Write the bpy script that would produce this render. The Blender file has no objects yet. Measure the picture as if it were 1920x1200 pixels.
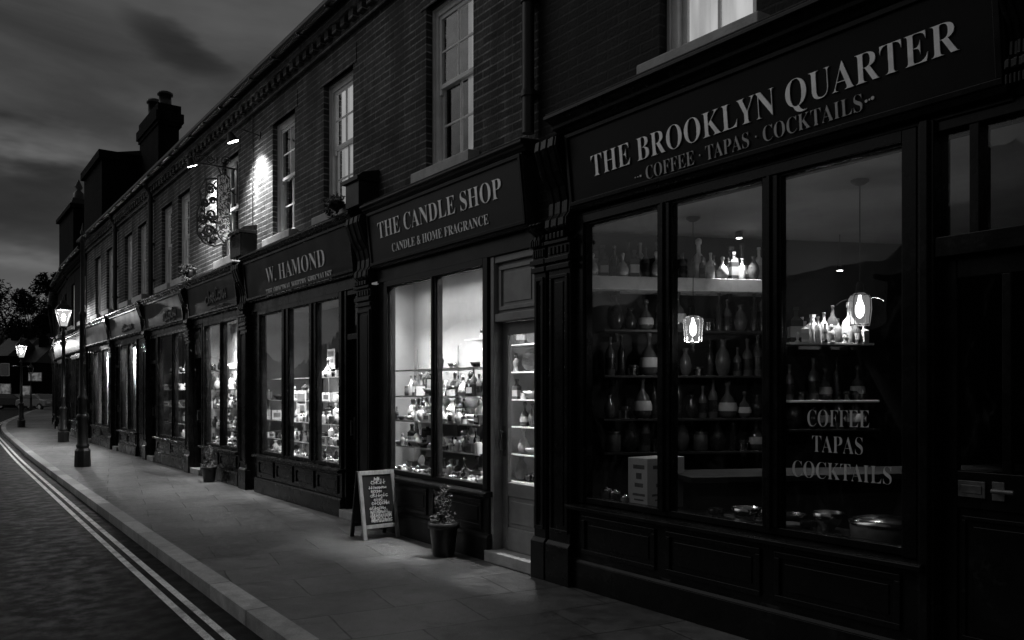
import bpy, bmesh, math, random
from mathutils import Vector, Matrix
R = math.radians
rnd = random.Random(7)
SC = bpy.context.scene
COL = SC.collection

# ------------------------------------------------------------------ camera
TH = R(36.5); F = 1500.0; HZ = 735.0; D0 = 4.12; EYE = 1.5
cam = bpy.data.cameras.new('camera'); cam.sensor_width = 36; cam.lens = 36*F/1920
cam.shift_y = (HZ-600)/1920; cam.clip_start = .05; cam.clip_end = 1500
co = bpy.data.objects.new('camera', cam); COL.objects.link(co)
co.location = (-D0, 0, EYE); co.rotation_euler = (R(90), 0, -TH)
SC.camera = co

# ------------------------------------------------------------------ render settings
SC.view_settings.view_transform = 'Standard'; SC.view_settings.look = 'None'
SC.view_settings.exposure = 0; SC.view_settings.gamma = 1
SC.cycles.use_denoising = True
SC.cycles.max_bounces = 8; SC.cycles.transparent_max_bounces = 24
SC.cycles.diffuse_bounces = 3; SC.cycles.glossy_bounces = 4
SC.cycles.sample_clamp_indirect = 4; SC.cycles.caustics_reflective = False
SC.cycles.caustics_refractive = False

# ------------------------------------------------------------------ node helper
class NT:
    def __init__(s, tree): s.t = tree; tree.nodes.clear()
    def n(s, typ, ins=None, **kw):
        d = s.t.nodes.new(typ)
        for k, v in kw.items(): setattr(d, k, v)
        for k, v in (ins or {}).items():
            if isinstance(v, bpy.types.NodeSocket): s.t.links.new(v, d.inputs[k])
            else: d.inputs[k].default_value = v
        return d
    def m(s, op, a, b=0.0, c=0.0, clamp=False):
        return s.n('ShaderNodeMath', {0: a, 1: b, 2: c}, operation=op, use_clamp=clamp).outputs[0]
    def ramp(s, fac, a, b, lo=0.0, hi=1.0):
        d = s.n('ShaderNodeMapRange', {0: fac, 1: a, 2: b, 3: lo, 4: hi}); d.interpolation_type = 'SMOOTHSTEP'
        return d.outputs[0]

# ------------------------------------------------------------------ world: dusk sky, grey clouds
SUN_EL, SUN_ROT = 3.0, 0.0
W = bpy.data.worlds.new('World'); SC.world = W; W.use_nodes = True
t = NT(W.node_tree)
sky = t.n('ShaderNodeTexSky', sky_type='NISHITA', sun_disc=False, sun_elevation=R(SUN_EL), sun_rotation=R(SUN_ROT), air_density=1.5, dust_density=2.5)
bw = t.n('ShaderNodeRGBToBW', {0: sky.outputs[0]}).outputs[0]
tc = t.n('ShaderNodeTexCoord')
sx = t.n('ShaderNodeSeparateXYZ', {0: tc.outputs['Generated']})
az = t.m('ARCTAN2', sx.outputs[0], sx.outputs[1]); el = t.m('ARCSINE', sx.outputs[2])
cv = t.n('ShaderNodeCombineXYZ', {0: t.m('MULTIPLY', az, 2.2), 1: t.m('MULTIPLY', el, 7.5), 2: 1.7}).outputs[0]
nz = t.n('ShaderNodeTexNoise', {'Vector': cv, 'Scale': 1.3, 'Detail': 5.0, 'Roughness': .52, 'Distortion': .5}).outputs[0]
nz2 = t.n('ShaderNodeTexNoise', {'Vector': cv, 'Scale': 2.6, 'Detail': 4.0, 'Roughness': .55}).outputs[0]
nzc = t.m('SUBTRACT', nz2, .5)
def blob(a0, e0, ra, re, tilt=0.0):                     # one soft dark cloud bank in the sky, edges frayed by noise
    da = t.m('SUBTRACT', az, a0); de = t.m('SUBTRACT', t.m('SUBTRACT', el, e0), t.m('MULTIPLY', da, tilt))
    de = t.m('ADD', de, t.m('MULTIPLY', nzc, re*3.2)); da = t.m('ADD', da, t.m('MULTIPLY', nzc, ra*1.2))
    q = t.m('ADD', t.m('POWER', t.m('DIVIDE', da, ra), 2.0), t.m('POWER', t.m('DIVIDE', de, re), 2.0))
    return t.ramp(q, .0, 1.7, 1.0, 0.0)
b1 = blob(.07, .205, .15, .058, -.10); b2 = blob(.237, .378, .060, .022, -.30)
b3 = blob(.03, .118, .12, .014, .05)
base = t.m('MULTIPLY', t.ramp(nz, .30, .70, .62, 1.30), t.ramp(nz2, .3, .7, .86, 1.14))
base = t.m('MULTIPLY', base, t.m('SUBTRACT', 1.0, t.m('MULTIPLY', b1, .74)))
base = t.m('MULTIPLY', base, t.m('SUBTRACT', 1.0, t.m('MULTIPLY', b2, .55)))
base = t.m('MULTIPLY', base, t.m('SUBTRACT', 1.0, t.m('MULTIPLY', b3, .3)))
# brightness over the sky: the glow over the far end of the street, brighter open sky over the houses across the road
glow = t.ramp(el, .08, .36, 1.0, .0)
west = t.m('MULTIPLY', t.m('MULTIPLY', t.ramp(az, -1.45, -.70, 0.0, 1.0), t.ramp(az, -.46, -.20, 1.0, 0.0)), t.ramp(el, .12, .60, .12, 1.0))
lev = t.m('ADD', t.m('ADD', .066, t.m('MULTIPLY', glow, .115)), t.m('MULTIPLY', west, .95))
nis = t.m('ADD', .9, t.m('MULTIPLY', bw, .010))
lev = t.m('MULTIPLY', t.m('MULTIPLY', lev, nis), base)
bg = t.n('ShaderNodeBackground', {0: (1, 1, 1, 1), 1: lev})
t.t.links.new(bg.outputs[0], t.n('ShaderNodeOutputWorld').inputs[0])

# ------------------------------------------------------------------ image point helpers (pixels of the 1920x1200 photograph -> metres)
def ray(x):
    xp = (x-960)/F
    return Vector((math.sin(TH)+xp*math.cos(TH), math.cos(TH)-xp*math.sin(TH)))
def wy(x, n=0.0):                                       # where along the street the ray meets the plane n in front of the brick
    r = ray(x); return (D0-n)/r.x*r.y
def wz(x, y, n=0.0):
    return EYE+(HZ-y)/F*(D0-n)/ray(x).x
def at(x, dist, y=None):
    r = ray(x); return Vector((-D0+dist*r.x, dist*r.y, EYE+(HZ-y)/F*dist if y is not None else 0))

# ------------------------------------------------------------------ materials
MATS = {}
def g(v): return (v, v, v, 1)
def mat(name, col, rough=.6, var=.25, nscale=6.0, bump=0.0, bscale=60.0, metal=0.0, coat=0.0, spec=.5, stretch=None, chips=0.0):
    m = bpy.data.materials.new(name); m.use_nodes = True; t = NT(m.node_tree); MATS[name] = m
    tc = t.n('ShaderNodeTexCoord'); v = tc.outputs['Object']
    if stretch: v = t.n('ShaderNodeMapping', {'Vector': v, 'Scale': stretch}).outputs[0]
    nz = t.n('ShaderNodeTexNoise', {'Vector': v, 'Scale': nscale, 'Detail': 6.0, 'Roughness': .6}).outputs[0]
    k = t.ramp(nz, .25, .75, 1-var, 1+var)
    c = t.n('ShaderNodeCombineXYZ'); cc = t.m('MULTIPLY', k, col)
    if chips:
        cn = t.n('ShaderNodeTexNoise', {'Vector': v, 'Scale': 23.0, 'Detail': 6.0, 'Roughness': .75}).outputs[0]; c2 = t.n('ShaderNodeTexNoise', {'Vector': v, 'Scale': 2.6, 'Detail': 4.0, 'Roughness': .7}).outputs[0]
        cc = t.m('ADD', cc, t.m('MULTIPLY', t.ramp(t.m('MULTIPLY', cn, c2), .30, .40, 0.0, 1.0), chips))
    for i in range(3): t.t.links.new(cc, c.inputs[i])
    rr = t.ramp(nz, .2, .8, max(.03, rough-.1), min(1, rough+.1))
    ins = {'Base Color': c.outputs[0], 'Roughness': rr, 'Metallic': metal, 'Coat Weight': coat, 'Coat Roughness': .12, 'Specular IOR Level': spec}
    if bump:
        n2 = t.n('ShaderNodeTexNoise', {'Vector': v, 'Scale': bscale, 'Detail': 4.0}).outputs[0]
        ins['Normal'] = t.n('ShaderNodeBump', {'Strength': bump, 'Distance': .01, 'Height': n2}).outputs[0]
    p = t.n('ShaderNodeBsdfPrincipled', ins)
    t.t.links.new(p.outputs[0], t.n('ShaderNodeOutputMaterial').inputs[0])
    return m
def glassmat(name, wav=.10, tint=.95, smear_veil=.05):
    m = bpy.data.materials.new(name); m.use_nodes = True; t = NT(m.node_tree); MATS[name] = m
    tc = t.n('ShaderNodeTexCoord')
    nz = t.n('ShaderNodeTexNoise', {'Vector': tc.outputs['Object'], 'Scale': 2.2, 'Detail': 2.0}).outputs[0]
    bp = t.n('ShaderNodeBump', {'Strength': wav, 'Distance': .02, 'Height': nz}).outputs[0]
    gm = t.n('ShaderNodeNewGeometry')
    cs = t.m('ABSOLUTE', t.n('ShaderNodeVectorMath', {0: bp, 1: gm.outputs['Incoming']}, operation='DOT_PRODUCT').outputs['Value'])
    fr = t.m('ADD', .04, t.m('MULTIPLY', .96, t.m('POWER', t.m('SUBTRACT', 1.0, cs, clamp=True), 5.0)), clamp=True)
    gl = t.n('ShaderNodeBsdfGlossy', {'Roughness': .015, 'Normal': bp}, ) ; tr = t.n('ShaderNodeBsdfTransparent', {0: g(tint)})
    sm = t.n('ShaderNodeTexNoise', {'Vector': t.n('ShaderNodeMapping', {'Vector': tc.outputs['Object'], 'Scale': (1, 1, .45)}).outputs[0], 'Scale': 7.0, 'Detail': 7.0, 'Roughness': .72, 'Distortion': 1.0}).outputs[0]
    df = t.n('ShaderNodeBsdfDiffuse', {0: g(.5)})
    tr = t.n('ShaderNodeMixShader', {0: t.ramp(sm, .50, .80, 0.0, smear_veil), 1: tr.outputs[0], 2: df.outputs[0]})  # glass smears, also a pale veil put in for mottled reflections
    mx = t.n('ShaderNodeMixShader', {0: fr, 1: tr.outputs[0], 2: gl.outputs[0]})
    t.t.links.new(mx.outputs[0], t.n('ShaderNodeOutputMaterial').inputs[0]); return m
def emit(name, strength, trans=0.0, var=0.0, nscale=4.0, stretch=None):
    m = bpy.data.materials.new(name); m.use_nodes = True; t = NT(m.node_tree); MATS[name] = m
    s = strength
    if var:
        v = t.n('ShaderNodeTexCoord').outputs['Object']
        if stretch: v = t.n('ShaderNodeMapping', {'Vector': v, 'Scale': stretch}).outputs[0]
        nz = t.n('ShaderNodeTexNoise', {'Vector': v, 'Scale': nscale, 'Detail': 3.0}).outputs[0]
        s = t.m('MULTIPLY', t.ramp(nz, .3, .7, 1-var, 1+var), strength)
    e = t.n('ShaderNodeEmission', {0: g(1), 1: s}); out = e.outputs[0]
    if trans:
        tr = t.n('ShaderNodeBsdfTransparent', {0: g(trans)})
        out = t.n('ShaderNodeAddShader', {0: e.outputs[0], 1: tr.outputs[0]}).outputs[0]
    t.t.links.new(out, t.n('ShaderNodeOutputMaterial').inputs[0]); return m
def brickmat(name, c1, c2, mortar, bw=.225, bh=.075, rot=0.0, msize=.010, bump=.6, rough=.8, weather=.5):
    m = bpy.data.materials.new(name); m.use_nodes = True; t = NT(m.node_tree); MATS[name] = m
    tc = t.n('ShaderNodeTexCoord'); s = t.n('ShaderNodeSeparateXYZ', {0: tc.outputs['Object']})
    dn = t.n('ShaderNodeTexNoise', {'Vector': tc.outputs['Object'], 'Scale': 9.0, 'Detail': 3.0}).outputs[0]
    dz = t.m('MULTIPLY', t.m('SUBTRACT', dn, .5), .012)
    v = t.n('ShaderNodeCombineXYZ', {0: t.m('ADD', t.m('ADD', s.outputs[1], s.outputs[0]), dz), 1: t.m('ADD', s.outputs[2], dz)}).outputs[0]
    b = t.n('ShaderNodeTexBrick', {'Vector': v, 'Color1': g(c1), 'Color2': g(c2), 'Mortar': g(mortar), 'Scale': 1.0, 'Mortar Size': msize,
            'Mortar Smooth': .35, 'Bias': -.1, 'Brick Width': bw, 'Row Height': bh})
    b0 = t.n('ShaderNodeTexBrick', {'Vector': v, 'Color1': g(c1), 'Color2': g(c2), 'Mortar': g(c1), 'Scale': 1.0, 'Mortar Size': 0.0, 'Bias': -.1, 'Brick Width': bw, 'Row Height': bh})
    fz = t.m('FRACT', t.m('DIVIDE', t.m('ADD', s.outputs[2], dz), bh)); bed = t.ramp(t.m('ABSOLUTE', t.m('SUBTRACT', fz, .5)), .36, .44, .30, 1.0)  # bed joints kept paler than upright ones, caught light put into the colour
    pn = t.n('ShaderNodeTexNoise', {'Vector': tc.outputs['Object'], 'Scale': 4.0, 'Detail': 5.0, 'Roughness': .7}).outputs[0]
    mf = t.m('MULTIPLY', t.m('MULTIPLY', b.outputs['Fac'], bed), t.ramp(pn, .3, .65, .35, 1.0))
    bc = t.n('ShaderNodeMix', {0: mf, 6: b0.outputs[0], 7: g(mortar)}, data_type='RGBA').outputs[2]
    nz = t.n('ShaderNodeTexNoise', {'Vector': tc.outputs['Object'], 'Scale': 1.1, 'Detail': 6.0, 'Roughness': .65}).outputs[0]
    fine = t.n('ShaderNodeTexNoise', {'Vector': tc.outputs['Object'], 'Scale': 38.0, 'Detail': 4.0}).outputs[0]
    sk = t.n('ShaderNodeTexNoise', {'Vector': t.n('ShaderNodeMapping', {'Vector': tc.outputs['Object'], 'Scale': (1, 1, .16)}).outputs[0], 'Scale': 2.8, 'Detail': 6.0, 'Roughness': .7}).outputs[0]
    k = t.m('MULTIPLY', t.m('MULTIPLY', t.ramp(nz, .25, .75, 1-weather, 1+weather), t.ramp(fine, .25, .75, .7, 1.3)), t.ramp(sk, .35, .62, 1.2, .55))
    mx = t.n('ShaderNodeVectorMath', {0: bc}, operation='SCALE'); t.t.links.new(k, mx.inputs['Scale'])
    hgt = t.m('ADD', t.m('MULTIPLY', b.outputs['Fac'], -1.0), t.m('MULTIPLY', fine, .8))
    bp = t.n('ShaderNodeBump', {'Strength': bump, 'Distance': .012, 'Height': hgt}).outputs[0]
    p = t.n('ShaderNodeBsdfPrincipled', {'Base Color': mx.outputs[0], 'Roughness': rough, 'Normal': bp, 'Specular IOR Level': .1 if rough > .9 else .35})
    t.t.links.new(p.outputs[0], t.n('ShaderNodeOutputMaterial').inputs[0]); return m
def groundmat(name, kind):
    m = bpy.data.materials.new(name); m.use_nodes = True; t = NT(m.node_tree); MATS[name] = m
    tc = t.n('ShaderNodeTexCoord'); o = tc.outputs['Object']
    big = t.n('ShaderNodeTexNoise', {'Vector': o, 'Scale': .55, 'Detail': 7.0, 'Roughness': .62}).outputs[0]
    fine = t.n('ShaderNodeTexNoise', {'Vector': o, 'Scale': 90.0, 'Detail': 5.0, 'Roughness': .7}).outputs[0]
    mid = t.n('ShaderNodeTexNoise', {'Vector': o, 'Scale': 7.0, 'Detail': 5.0, 'Roughness': .6}).outputs[0]
    if kind == 'slab':
        mp = t.n('ShaderNodeMapping', {'Vector': o, 'Rotation': (0, 0, R(10))}).outputs[0]
        wob = t.n('ShaderNodeTexNoise', {'Vector': o, 'Scale': 1.7, 'Detail': 2.0}, noise_dimensions='3D')
        wv = t.n('ShaderNodeVectorMath', {0: mp, 1: t.n('ShaderNodeVectorMath', {0: t.n('ShaderNodeVectorMath', {0: wob.outputs['Color'], 1: (.5, .5, .5)}, operation='SUBTRACT').outputs[0], 'Scale': .05}, operation='SCALE').outputs[0]}, operation='ADD').outputs[0]
        b = t.n('ShaderNodeTexBrick', {'Vector': wv, 'Color1': g(.110), 'Color2': g(.150), 'Mortar': g(.04), 'Scale': 1.0, 'Mortar Size': .007,
                'Mortar Smooth': .4, 'Bias': 0.0, 'Brick Width': .92, 'Row Height': .58})
        k = t.m('MULTIPLY', t.m('MULTIPLY', t.ramp(big, .3, .7, .5, 1.25), t.ramp(fine, .25, .75, .72, 1.25)), t.ramp(mid, .25, .75, .75, 1.2))
        gum = t.n('ShaderNodeTexVoronoi', {'Vector': o, 'Scale': 5.5, 'Randomness': 1.0}).outputs[0]
        k = t.m('MULTIPLY', k, t.ramp(gum, .045, .075, .62, 1.0))
        st = t.n('ShaderNodeTexNoise', {'Vector': o, 'Scale': 1.6, 'Detail': 8.0, 'Roughness': .7, 'Distortion': 1.2}).outputs[0]
        k = t.m('MULTIPLY', k, t.ramp(st, .52, .66, 1.0, .62))
        mx = t.n('ShaderNodeVectorMath', {0: b.outputs[0]}, operation='SCALE'); t.t.links.new(k, mx.inputs['Scale'])
        h = t.m('ADD', t.m('MULTIPLY', b.outputs['Fac'], -1.2), t.m('ADD', t.m('MULTIPLY', fine, .35), t.m('MULTIPLY', mid, 1.0)))
        bp = t.n('ShaderNodeBump', {'Strength': .55, 'Distance': .010, 'Height': h}).outputs[0]
        rr = t.ramp(mid, .3, .7, .38, .62)
        col = mx.outputs[0]
    elif kind == 'road':
        fine = t.n('ShaderNodeTexNoise', {'Vector': o, 'Scale': 320.0, 'Detail': 3.0, 'Roughness': .7}).outputs[0]
        vor = t.n('ShaderNodeTexVoronoi', {'Vector': o, 'Scale': 240.0}).outputs[0]
        kk = t.m('MULTIPLY', t.m('MULTIPLY', t.ramp(big, .25, .75, .65, 1.35), t.ramp(fine, .3, .7, .6, 1.5)), t.ramp(vor, .0, .55, 1.2, .85))
        c = t.n('ShaderNodeCombineXYZ'); cc = t.m('MULTIPLY', kk, .016)
        for i in range(3): t.t.links.new(cc, c.inputs[i])
        col = c.outputs[0]
        bp = t.n('ShaderNodeBump', {'Strength': .12, 'Distance': .004, 'Height': t.m('ADD', fine, t.m('MULTIPLY', vor, -.6))}).outputs[0]
        rr = t.ramp(mid, .3, .7, .45, .7)
    elif kind == 'kerb':
        s = t.n('ShaderNodeSeparateXYZ', {0: o})
        fr = t.m('FRACT', t.m('DIVIDE', s.outputs[1], .915)); cell = t.m('FLOOR', t.m('DIVIDE', s.outputs[1], .915))
        j = t.m('MAXIMUM', t.m('LESS_THAN', fr, .008), t.m('GREATER_THAN', fr, .992))
        wn = t.n('ShaderNodeTexWhiteNoise', {'W': cell}, noise_dimensions='1D').outputs[0]
        k = t.m('MULTIPLY', t.m('MULTIPLY', t.ramp(wn, 0, 1, .62, 1.25), t.ramp(fine, .25, .75, .75, 1.25)), t.ramp(mid, .25, .75, .7, 1.25))
        k = t.m('MULTIPLY', k, t.m('SUBTRACT', 1.0, t.m('MULTIPLY', j, .7)))
        c = t.n('ShaderNodeCombineXYZ'); cc = t.m('MULTIPLY', k, .36)
        for i in range(3): t.t.links.new(cc, c.inputs[i])
        col = c.outputs[0]
        bp = t.n('ShaderNodeBump', {'Strength': .35, 'Distance': .01, 'Height': fine}).outputs[0]; rr = t.ramp(mid, .3, .7, .45, .65)
    else:                                               # worn road paint
        k = t.m('MULTIPLY', t.ramp(fine, .34, .55, .35, 1.05), t.ramp(mid, .28, .6, .45, 1.1))
        c = t.n('ShaderNodeCombineXYZ'); cc = t.m('MULTIPLY', k, .85)
        for i in range(3): t.t.links.new(cc, c.inputs[i])
        col = c.outputs[0]; rr = t.ramp(mid, .3, .7, .5, .7)
        bp = t.n('ShaderNodeBump', {'Strength': .4, 'Distance': .006, 'Height': fine}).outputs[0]
    p = t.n('ShaderNodeBsdfPrincipled', {'Base Color': col, 'Roughness': rr, 'Normal': bp, 'Specular IOR Level': .08 if kind == 'road' else .4})
    t.t.links.new(p.outputs[0], t.n('ShaderNodeOutputMaterial').inputs[0]); return m

BLACK = mat('black_gloss_paint', .008, .26, .3, 5, bump=.05, bscale=60, coat=.0, spec=.20, chips=.012)
BLACK2 = mat('black_satin_paint', .016, .36, .3, 5, bump=.05, bscale=60, coat=.0, spec=.20, chips=.018)
CANDLEPAINT = mat('grey_shopfront_paint', .30, .42, .2, 5, bump=.1, bscale=40, coat=.2)
SLATEPAINT = mat('slate_fascia_paint', .032, .42, .22, 2.2, bump=.05, spec=.2)
BLACKSIGN = mat('black_fascia_paint', .008, .40, .3, 2.0, bump=.05, spec=.15)
DARKSIGN = mat('charcoal_fascia_paint', .012, .42, .3, 2.0, bump=.05, spec=.2)
LETTER = mat('gilded_letters', .90, .40, .16, 14, metal=.6)
LETTER2 = mat('dull_gilded_letters', .50, .45, .2, 9, metal=.4)
FADED = mat('faded_letter_paint', .14, .55, .5, 14)
GLASSLETTER = mat('window_letter_vinyl', .62, .5, .15, 9)
WHITE = mat('white_sash_paint', .82, .42, .12, 6, bump=.1, bscale=50)
STONE = mat('stone_sill', .46, .7, .25, 6, bump=.4, bscale=70)
SLATE = mat('roof_slate', .006, .6, .4, 4, bump=.3)
IRON = mat('black_iron', .012, .42, .3, 8, metal=0.0, bump=.15, bscale=50)
LEAD = mat('lead_flashing', .16, .45, .3, 5, bump=.2, bscale=30)
BRASS = mat('worn_metal', .16, .40, .35, 18, metal=.35)
INNERWALL = mat('pale_plaster', .66, .8, .1, 3)
CANDLEWALL = mat('buff_plaster', .34, .8, .15, 2)
INNERGREY = mat('grey_plaster', .22, .8, .3, 2)
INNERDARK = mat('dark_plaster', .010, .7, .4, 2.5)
CEILP = mat('ceiling_paint', .42, .8, .15, 2)
SHELFM = mat('shelf_board', .72, .4, .1, 8)
DARKWOOD = mat('dark_wood', .022, .45, .4, 3, stretch=(1, 1, 8))
WOODFRAME = mat('pale_wood', .42, .55, .3, 6, stretch=(8, 8, 1))
CHALKB = mat('chalkboard', .018, .6, .4, 7)
CHALK = mat('chalk', .75, .9, .35, 40)
POT = mat('dark_glazed_pot', .018, .35, .3, 6)
LEAF = mat('leaf', .024, .5, .5, 30)
LEAFD = mat('leaf_dark', .005, .9, .5, 3, spec=.05)
BARK = mat('bark', .05, .9, .4, 5, bump=.5)
SOIL = mat('soil', .03, .95, .4, 30)
P_WHITE = mat('white_ceramic', .80, .3, .08, 12)
P_PALE = mat('pale_wax', .55, .45, .12, 12)
P_GREY = mat('grey_ware', .20, .35, .3, 12)
P_DARK = mat('dark_ware', .030, .25, .3, 12)
P_GLASS = mat('bottle_glass', .10, .08, .3, 14, spec=.9)
P_METAL = mat('silver_ware', .70, .18, .2, 14, metal=1.0)
PAPER = mat('printed_card', .62, .7, .1, 5)
INK = mat('print_ink', .13, .7, .4, 20)
CARPAINT = mat('car_paint', .25, .25, .1, 3, coat=.6)
CARPAINT2 = mat('dark_car_paint', .03, .25, .1, 3, coat=.6)
RUBBER = mat('tyre_rubber', .02, .8, .2, 5)
HILL = mat('hill_grass', .008, .95, .5, .05)
GLASS = glassmat('shop_glass'); SASHGLASS = glassmat('sash_glass', .25, .9)
BRICK_A = brickmat('dark_brick', .008, .016, .045, msize=.009)
BRICK_B = brickmat('brown_brick', .034, .095, .34, msize=.0095, bump=1.0, weather=.65)
BRICK_C = brickmat('smoky_brick', .030, .085, .32, msize=.0095, bump=1.0, weather=.65)
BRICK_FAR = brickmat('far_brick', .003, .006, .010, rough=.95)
PAVE = groundmat('paving_slabs', 'slab'); ROAD = groundmat('asphalt', 'road'); KERB = groundmat('kerb_stone', 'kerb'); PAINT = groundmat('road_paint', 'paint')
E_LAMP = emit('lantern_glass', .28, trans=.9); E_BULB = emit('lamp_bulb', 60); E_FLOOD = emit('flood_lens', 40)
E_PEND = emit('pendant_filament', 9); E_STRIP = emit('ceiling_lamp_diffuser', 4)
E_SPOT = emit('downlight', 12)
C_HI = emit('glow_curtain', .52, var=.30, nscale=7, stretch=(1, 1, .12)); C_MID = emit('glow_blind', .34, var=.25, nscale=6, stretch=(1, 1, .12))  # curtains and blinds glow themselves instead of lamps in the rooms
C_LOW = emit('dim_glow_curtain', .23, var=.35, nscale=6, stretch=(1, 1, .15)); C_FAR = emit('far_lit_window', .09, var=.6, nscale=3)  # glow put into dim curtains and distant panes, no lamps behind
NETCURT = mat('grey_curtain', .3, .9, .3, 7, stretch=(1, 8, .2))

# ------------------------------------------------------------------ mesh builder
class MB:
    def __init__(s, org=(0, 0, 0)): s.v = []; s.f = []; s.mi = []; s.cur = 0; s.o = Vector(org); s.sm = []
    def add(s, vs, fs, smooth=False):
        k = len(s.v); s.v += [Vector(v)-s.o for v in vs]
        for f in fs: s.f.append([i+k for i in f]); s.mi.append(s.cur); s.sm.append(smooth)
        return s
    def m(s, i): s.cur = i; return s
    def box(s, x0, x1, y0, y1, z0, z1):
        x0, x1 = min(x0, x1), max(x0, x1); y0, y1 = min(y0, y1), max(y0, y1); z0, z1 = min(z0, z1), max(z0, z1)
        v = [(x, y, z) for x in (x0, x1) for y in (y0, y1) for z in (z0, z1)]
        return s.add(v, [(0, 1, 3, 2), (4, 6, 7, 5), (0, 4, 5, 1), (2, 3, 7, 6), (0, 2, 6, 4), (1, 5, 7, 3)])
    def obox(s, c, ax, ay, az, hx, hy, hz):             # box with its own axes
        c = Vector(c); v = []
        for i in (-1, 1):
            for j in (-1, 1):
                for k in (-1, 1): v.append(c+ax*(hx*i)+ay*(hy*j)+az*(hz*k))
        return s.add(v, [(0, 1, 3, 2), (4, 6, 7, 5), (0, 4, 5, 1), (2, 3, 7, 6), (0, 2, 6, 4), (1, 5, 7, 3)])
    def prof(s, pts, y0, y1):                           # profile of (n, z) points pushed along the street
        k = len(pts); v = [(-n, y0, z) for n, z in pts]+[(-n, y1, z) for n, z in pts]
        f = [(i, (i+1) % k, (i+1) % k+k, i+k) for i in range(k)]
        return s.add(v, f+[tuple(range(k-1, -1, -1)), tuple(range(k, 2*k))])
    def cyl(s, a, b, r0, r1=None, seg=12, smooth=True):
        r1 = r0 if r1 is None else r1; a = Vector(a); b = Vector(b); d = (b-a).normalized()
        p = d.orthogonal().normalized(); q = d.cross(p); v = []
        for c, r in ((a, r0), (b, r1)):
            for i in range(seg):
                w = 2*math.pi*i/seg; v.append(c+p*(r*math.cos(w))+q*(r*math.sin(w)))
        s.add(v, [(i, (i+1) % seg, (i+1) % seg+seg, i+seg) for i in range(seg)], smooth)
        return s.add(v, [tuple(range(seg-1, -1, -1)), tuple(range(seg, 2*seg))])
    def tube(s, pts, r, seg=8):
        for a, b in zip(pts, pts[1:]): s.cyl(a, b, r, r, seg)
        return s
    def lathe(s, pr, c=(0, 0, 0), seg=16, rot=0.0, smooth=True, cap=True):
        c = Vector(c); v = []; k = len(pr)
        for r, z in pr:
            for i in range(seg):
                w = 2*math.pi*i/seg+rot; v.append(c+Vector((r*math.cos(w), r*math.sin(w), z)))
        f = [(j*seg+i, j*seg+(i+1) % seg, (j+1)*seg+(i+1) % seg, (j+1)*seg+i) for j in range(k-1) for i in range(seg)]
        s.add(v, f, smooth)
        if cap: s.add(v, [tuple(range(seg-1, -1, -1)), tuple(range((k-1)*seg, k*seg))])
        return s
    def build(s, name, mats, parent=None, bevel=0.0):
        me = bpy.data.meshes.new(name); me.from_pydata([tuple(v) for v in s.v], [], s.f)
        for m in (mats if isinstance(mats, (list, tuple)) else [mats]): me.materials.append(m)
        for p, i, k in zip(me.polygons, s.mi, s.sm): p.material_index = i; p.use_smooth = k
        bm = bmesh.new(); bm.from_mesh(me); bmesh.ops.remove_doubles(bm, verts=bm.verts, dist=1e-6) if False else None
        bmesh.ops.recalc_face_normals(bm, faces=bm.faces); bm.to_mesh(me); bm.free()
        o = bpy.data.objects.new(name, me); COL.objects.link(o)
        if parent: o.parent = parent
        if bevel:
            b = o.modifiers.new('bevel', 'BEVEL'); b.width = bevel; b.segments = 2; b.limit_method = 'ANGLE'; b.angle_limit = R(40)
        return o
def words(l): return len(l.split())
def tag(o, label=None, cat=None, group=None, kind=None):
    if label: o['label'] = label
    if cat: o['category'] = cat
    if group: o['group'] = group
    if kind: o['kind'] = kind
    return o
def empty(name, loc, label, cat, group=None, rz=0.0):
    o = bpy.data.objects.new(name, None); COL.objects.link(o); o.location = loc; o.rotation_euler = (0, 0, rz); o.empty_display_size = .1
    return tag(o, label, cat, group)
def lamp(typ, loc, energy, parent=None, name='light', **kw):
    l = bpy.data.lights.new(name, typ); l.energy = energy
    rot = kw.pop('rot', None)
    for k, v in kw.items(): setattr(l, k, v)
    o = bpy.data.objects.new(name, l); COL.objects.link(o); o.location = loc
    if rot: o.rotation_euler = rot
    if parent: o.parent = parent
    return o
def copy_tree(o, parent=None):
    c = o.copy(); COL.objects.link(c)
    if parent: c.parent = parent
    for ch in list(o.children): copy_tree(ch, c)
    return c

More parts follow.
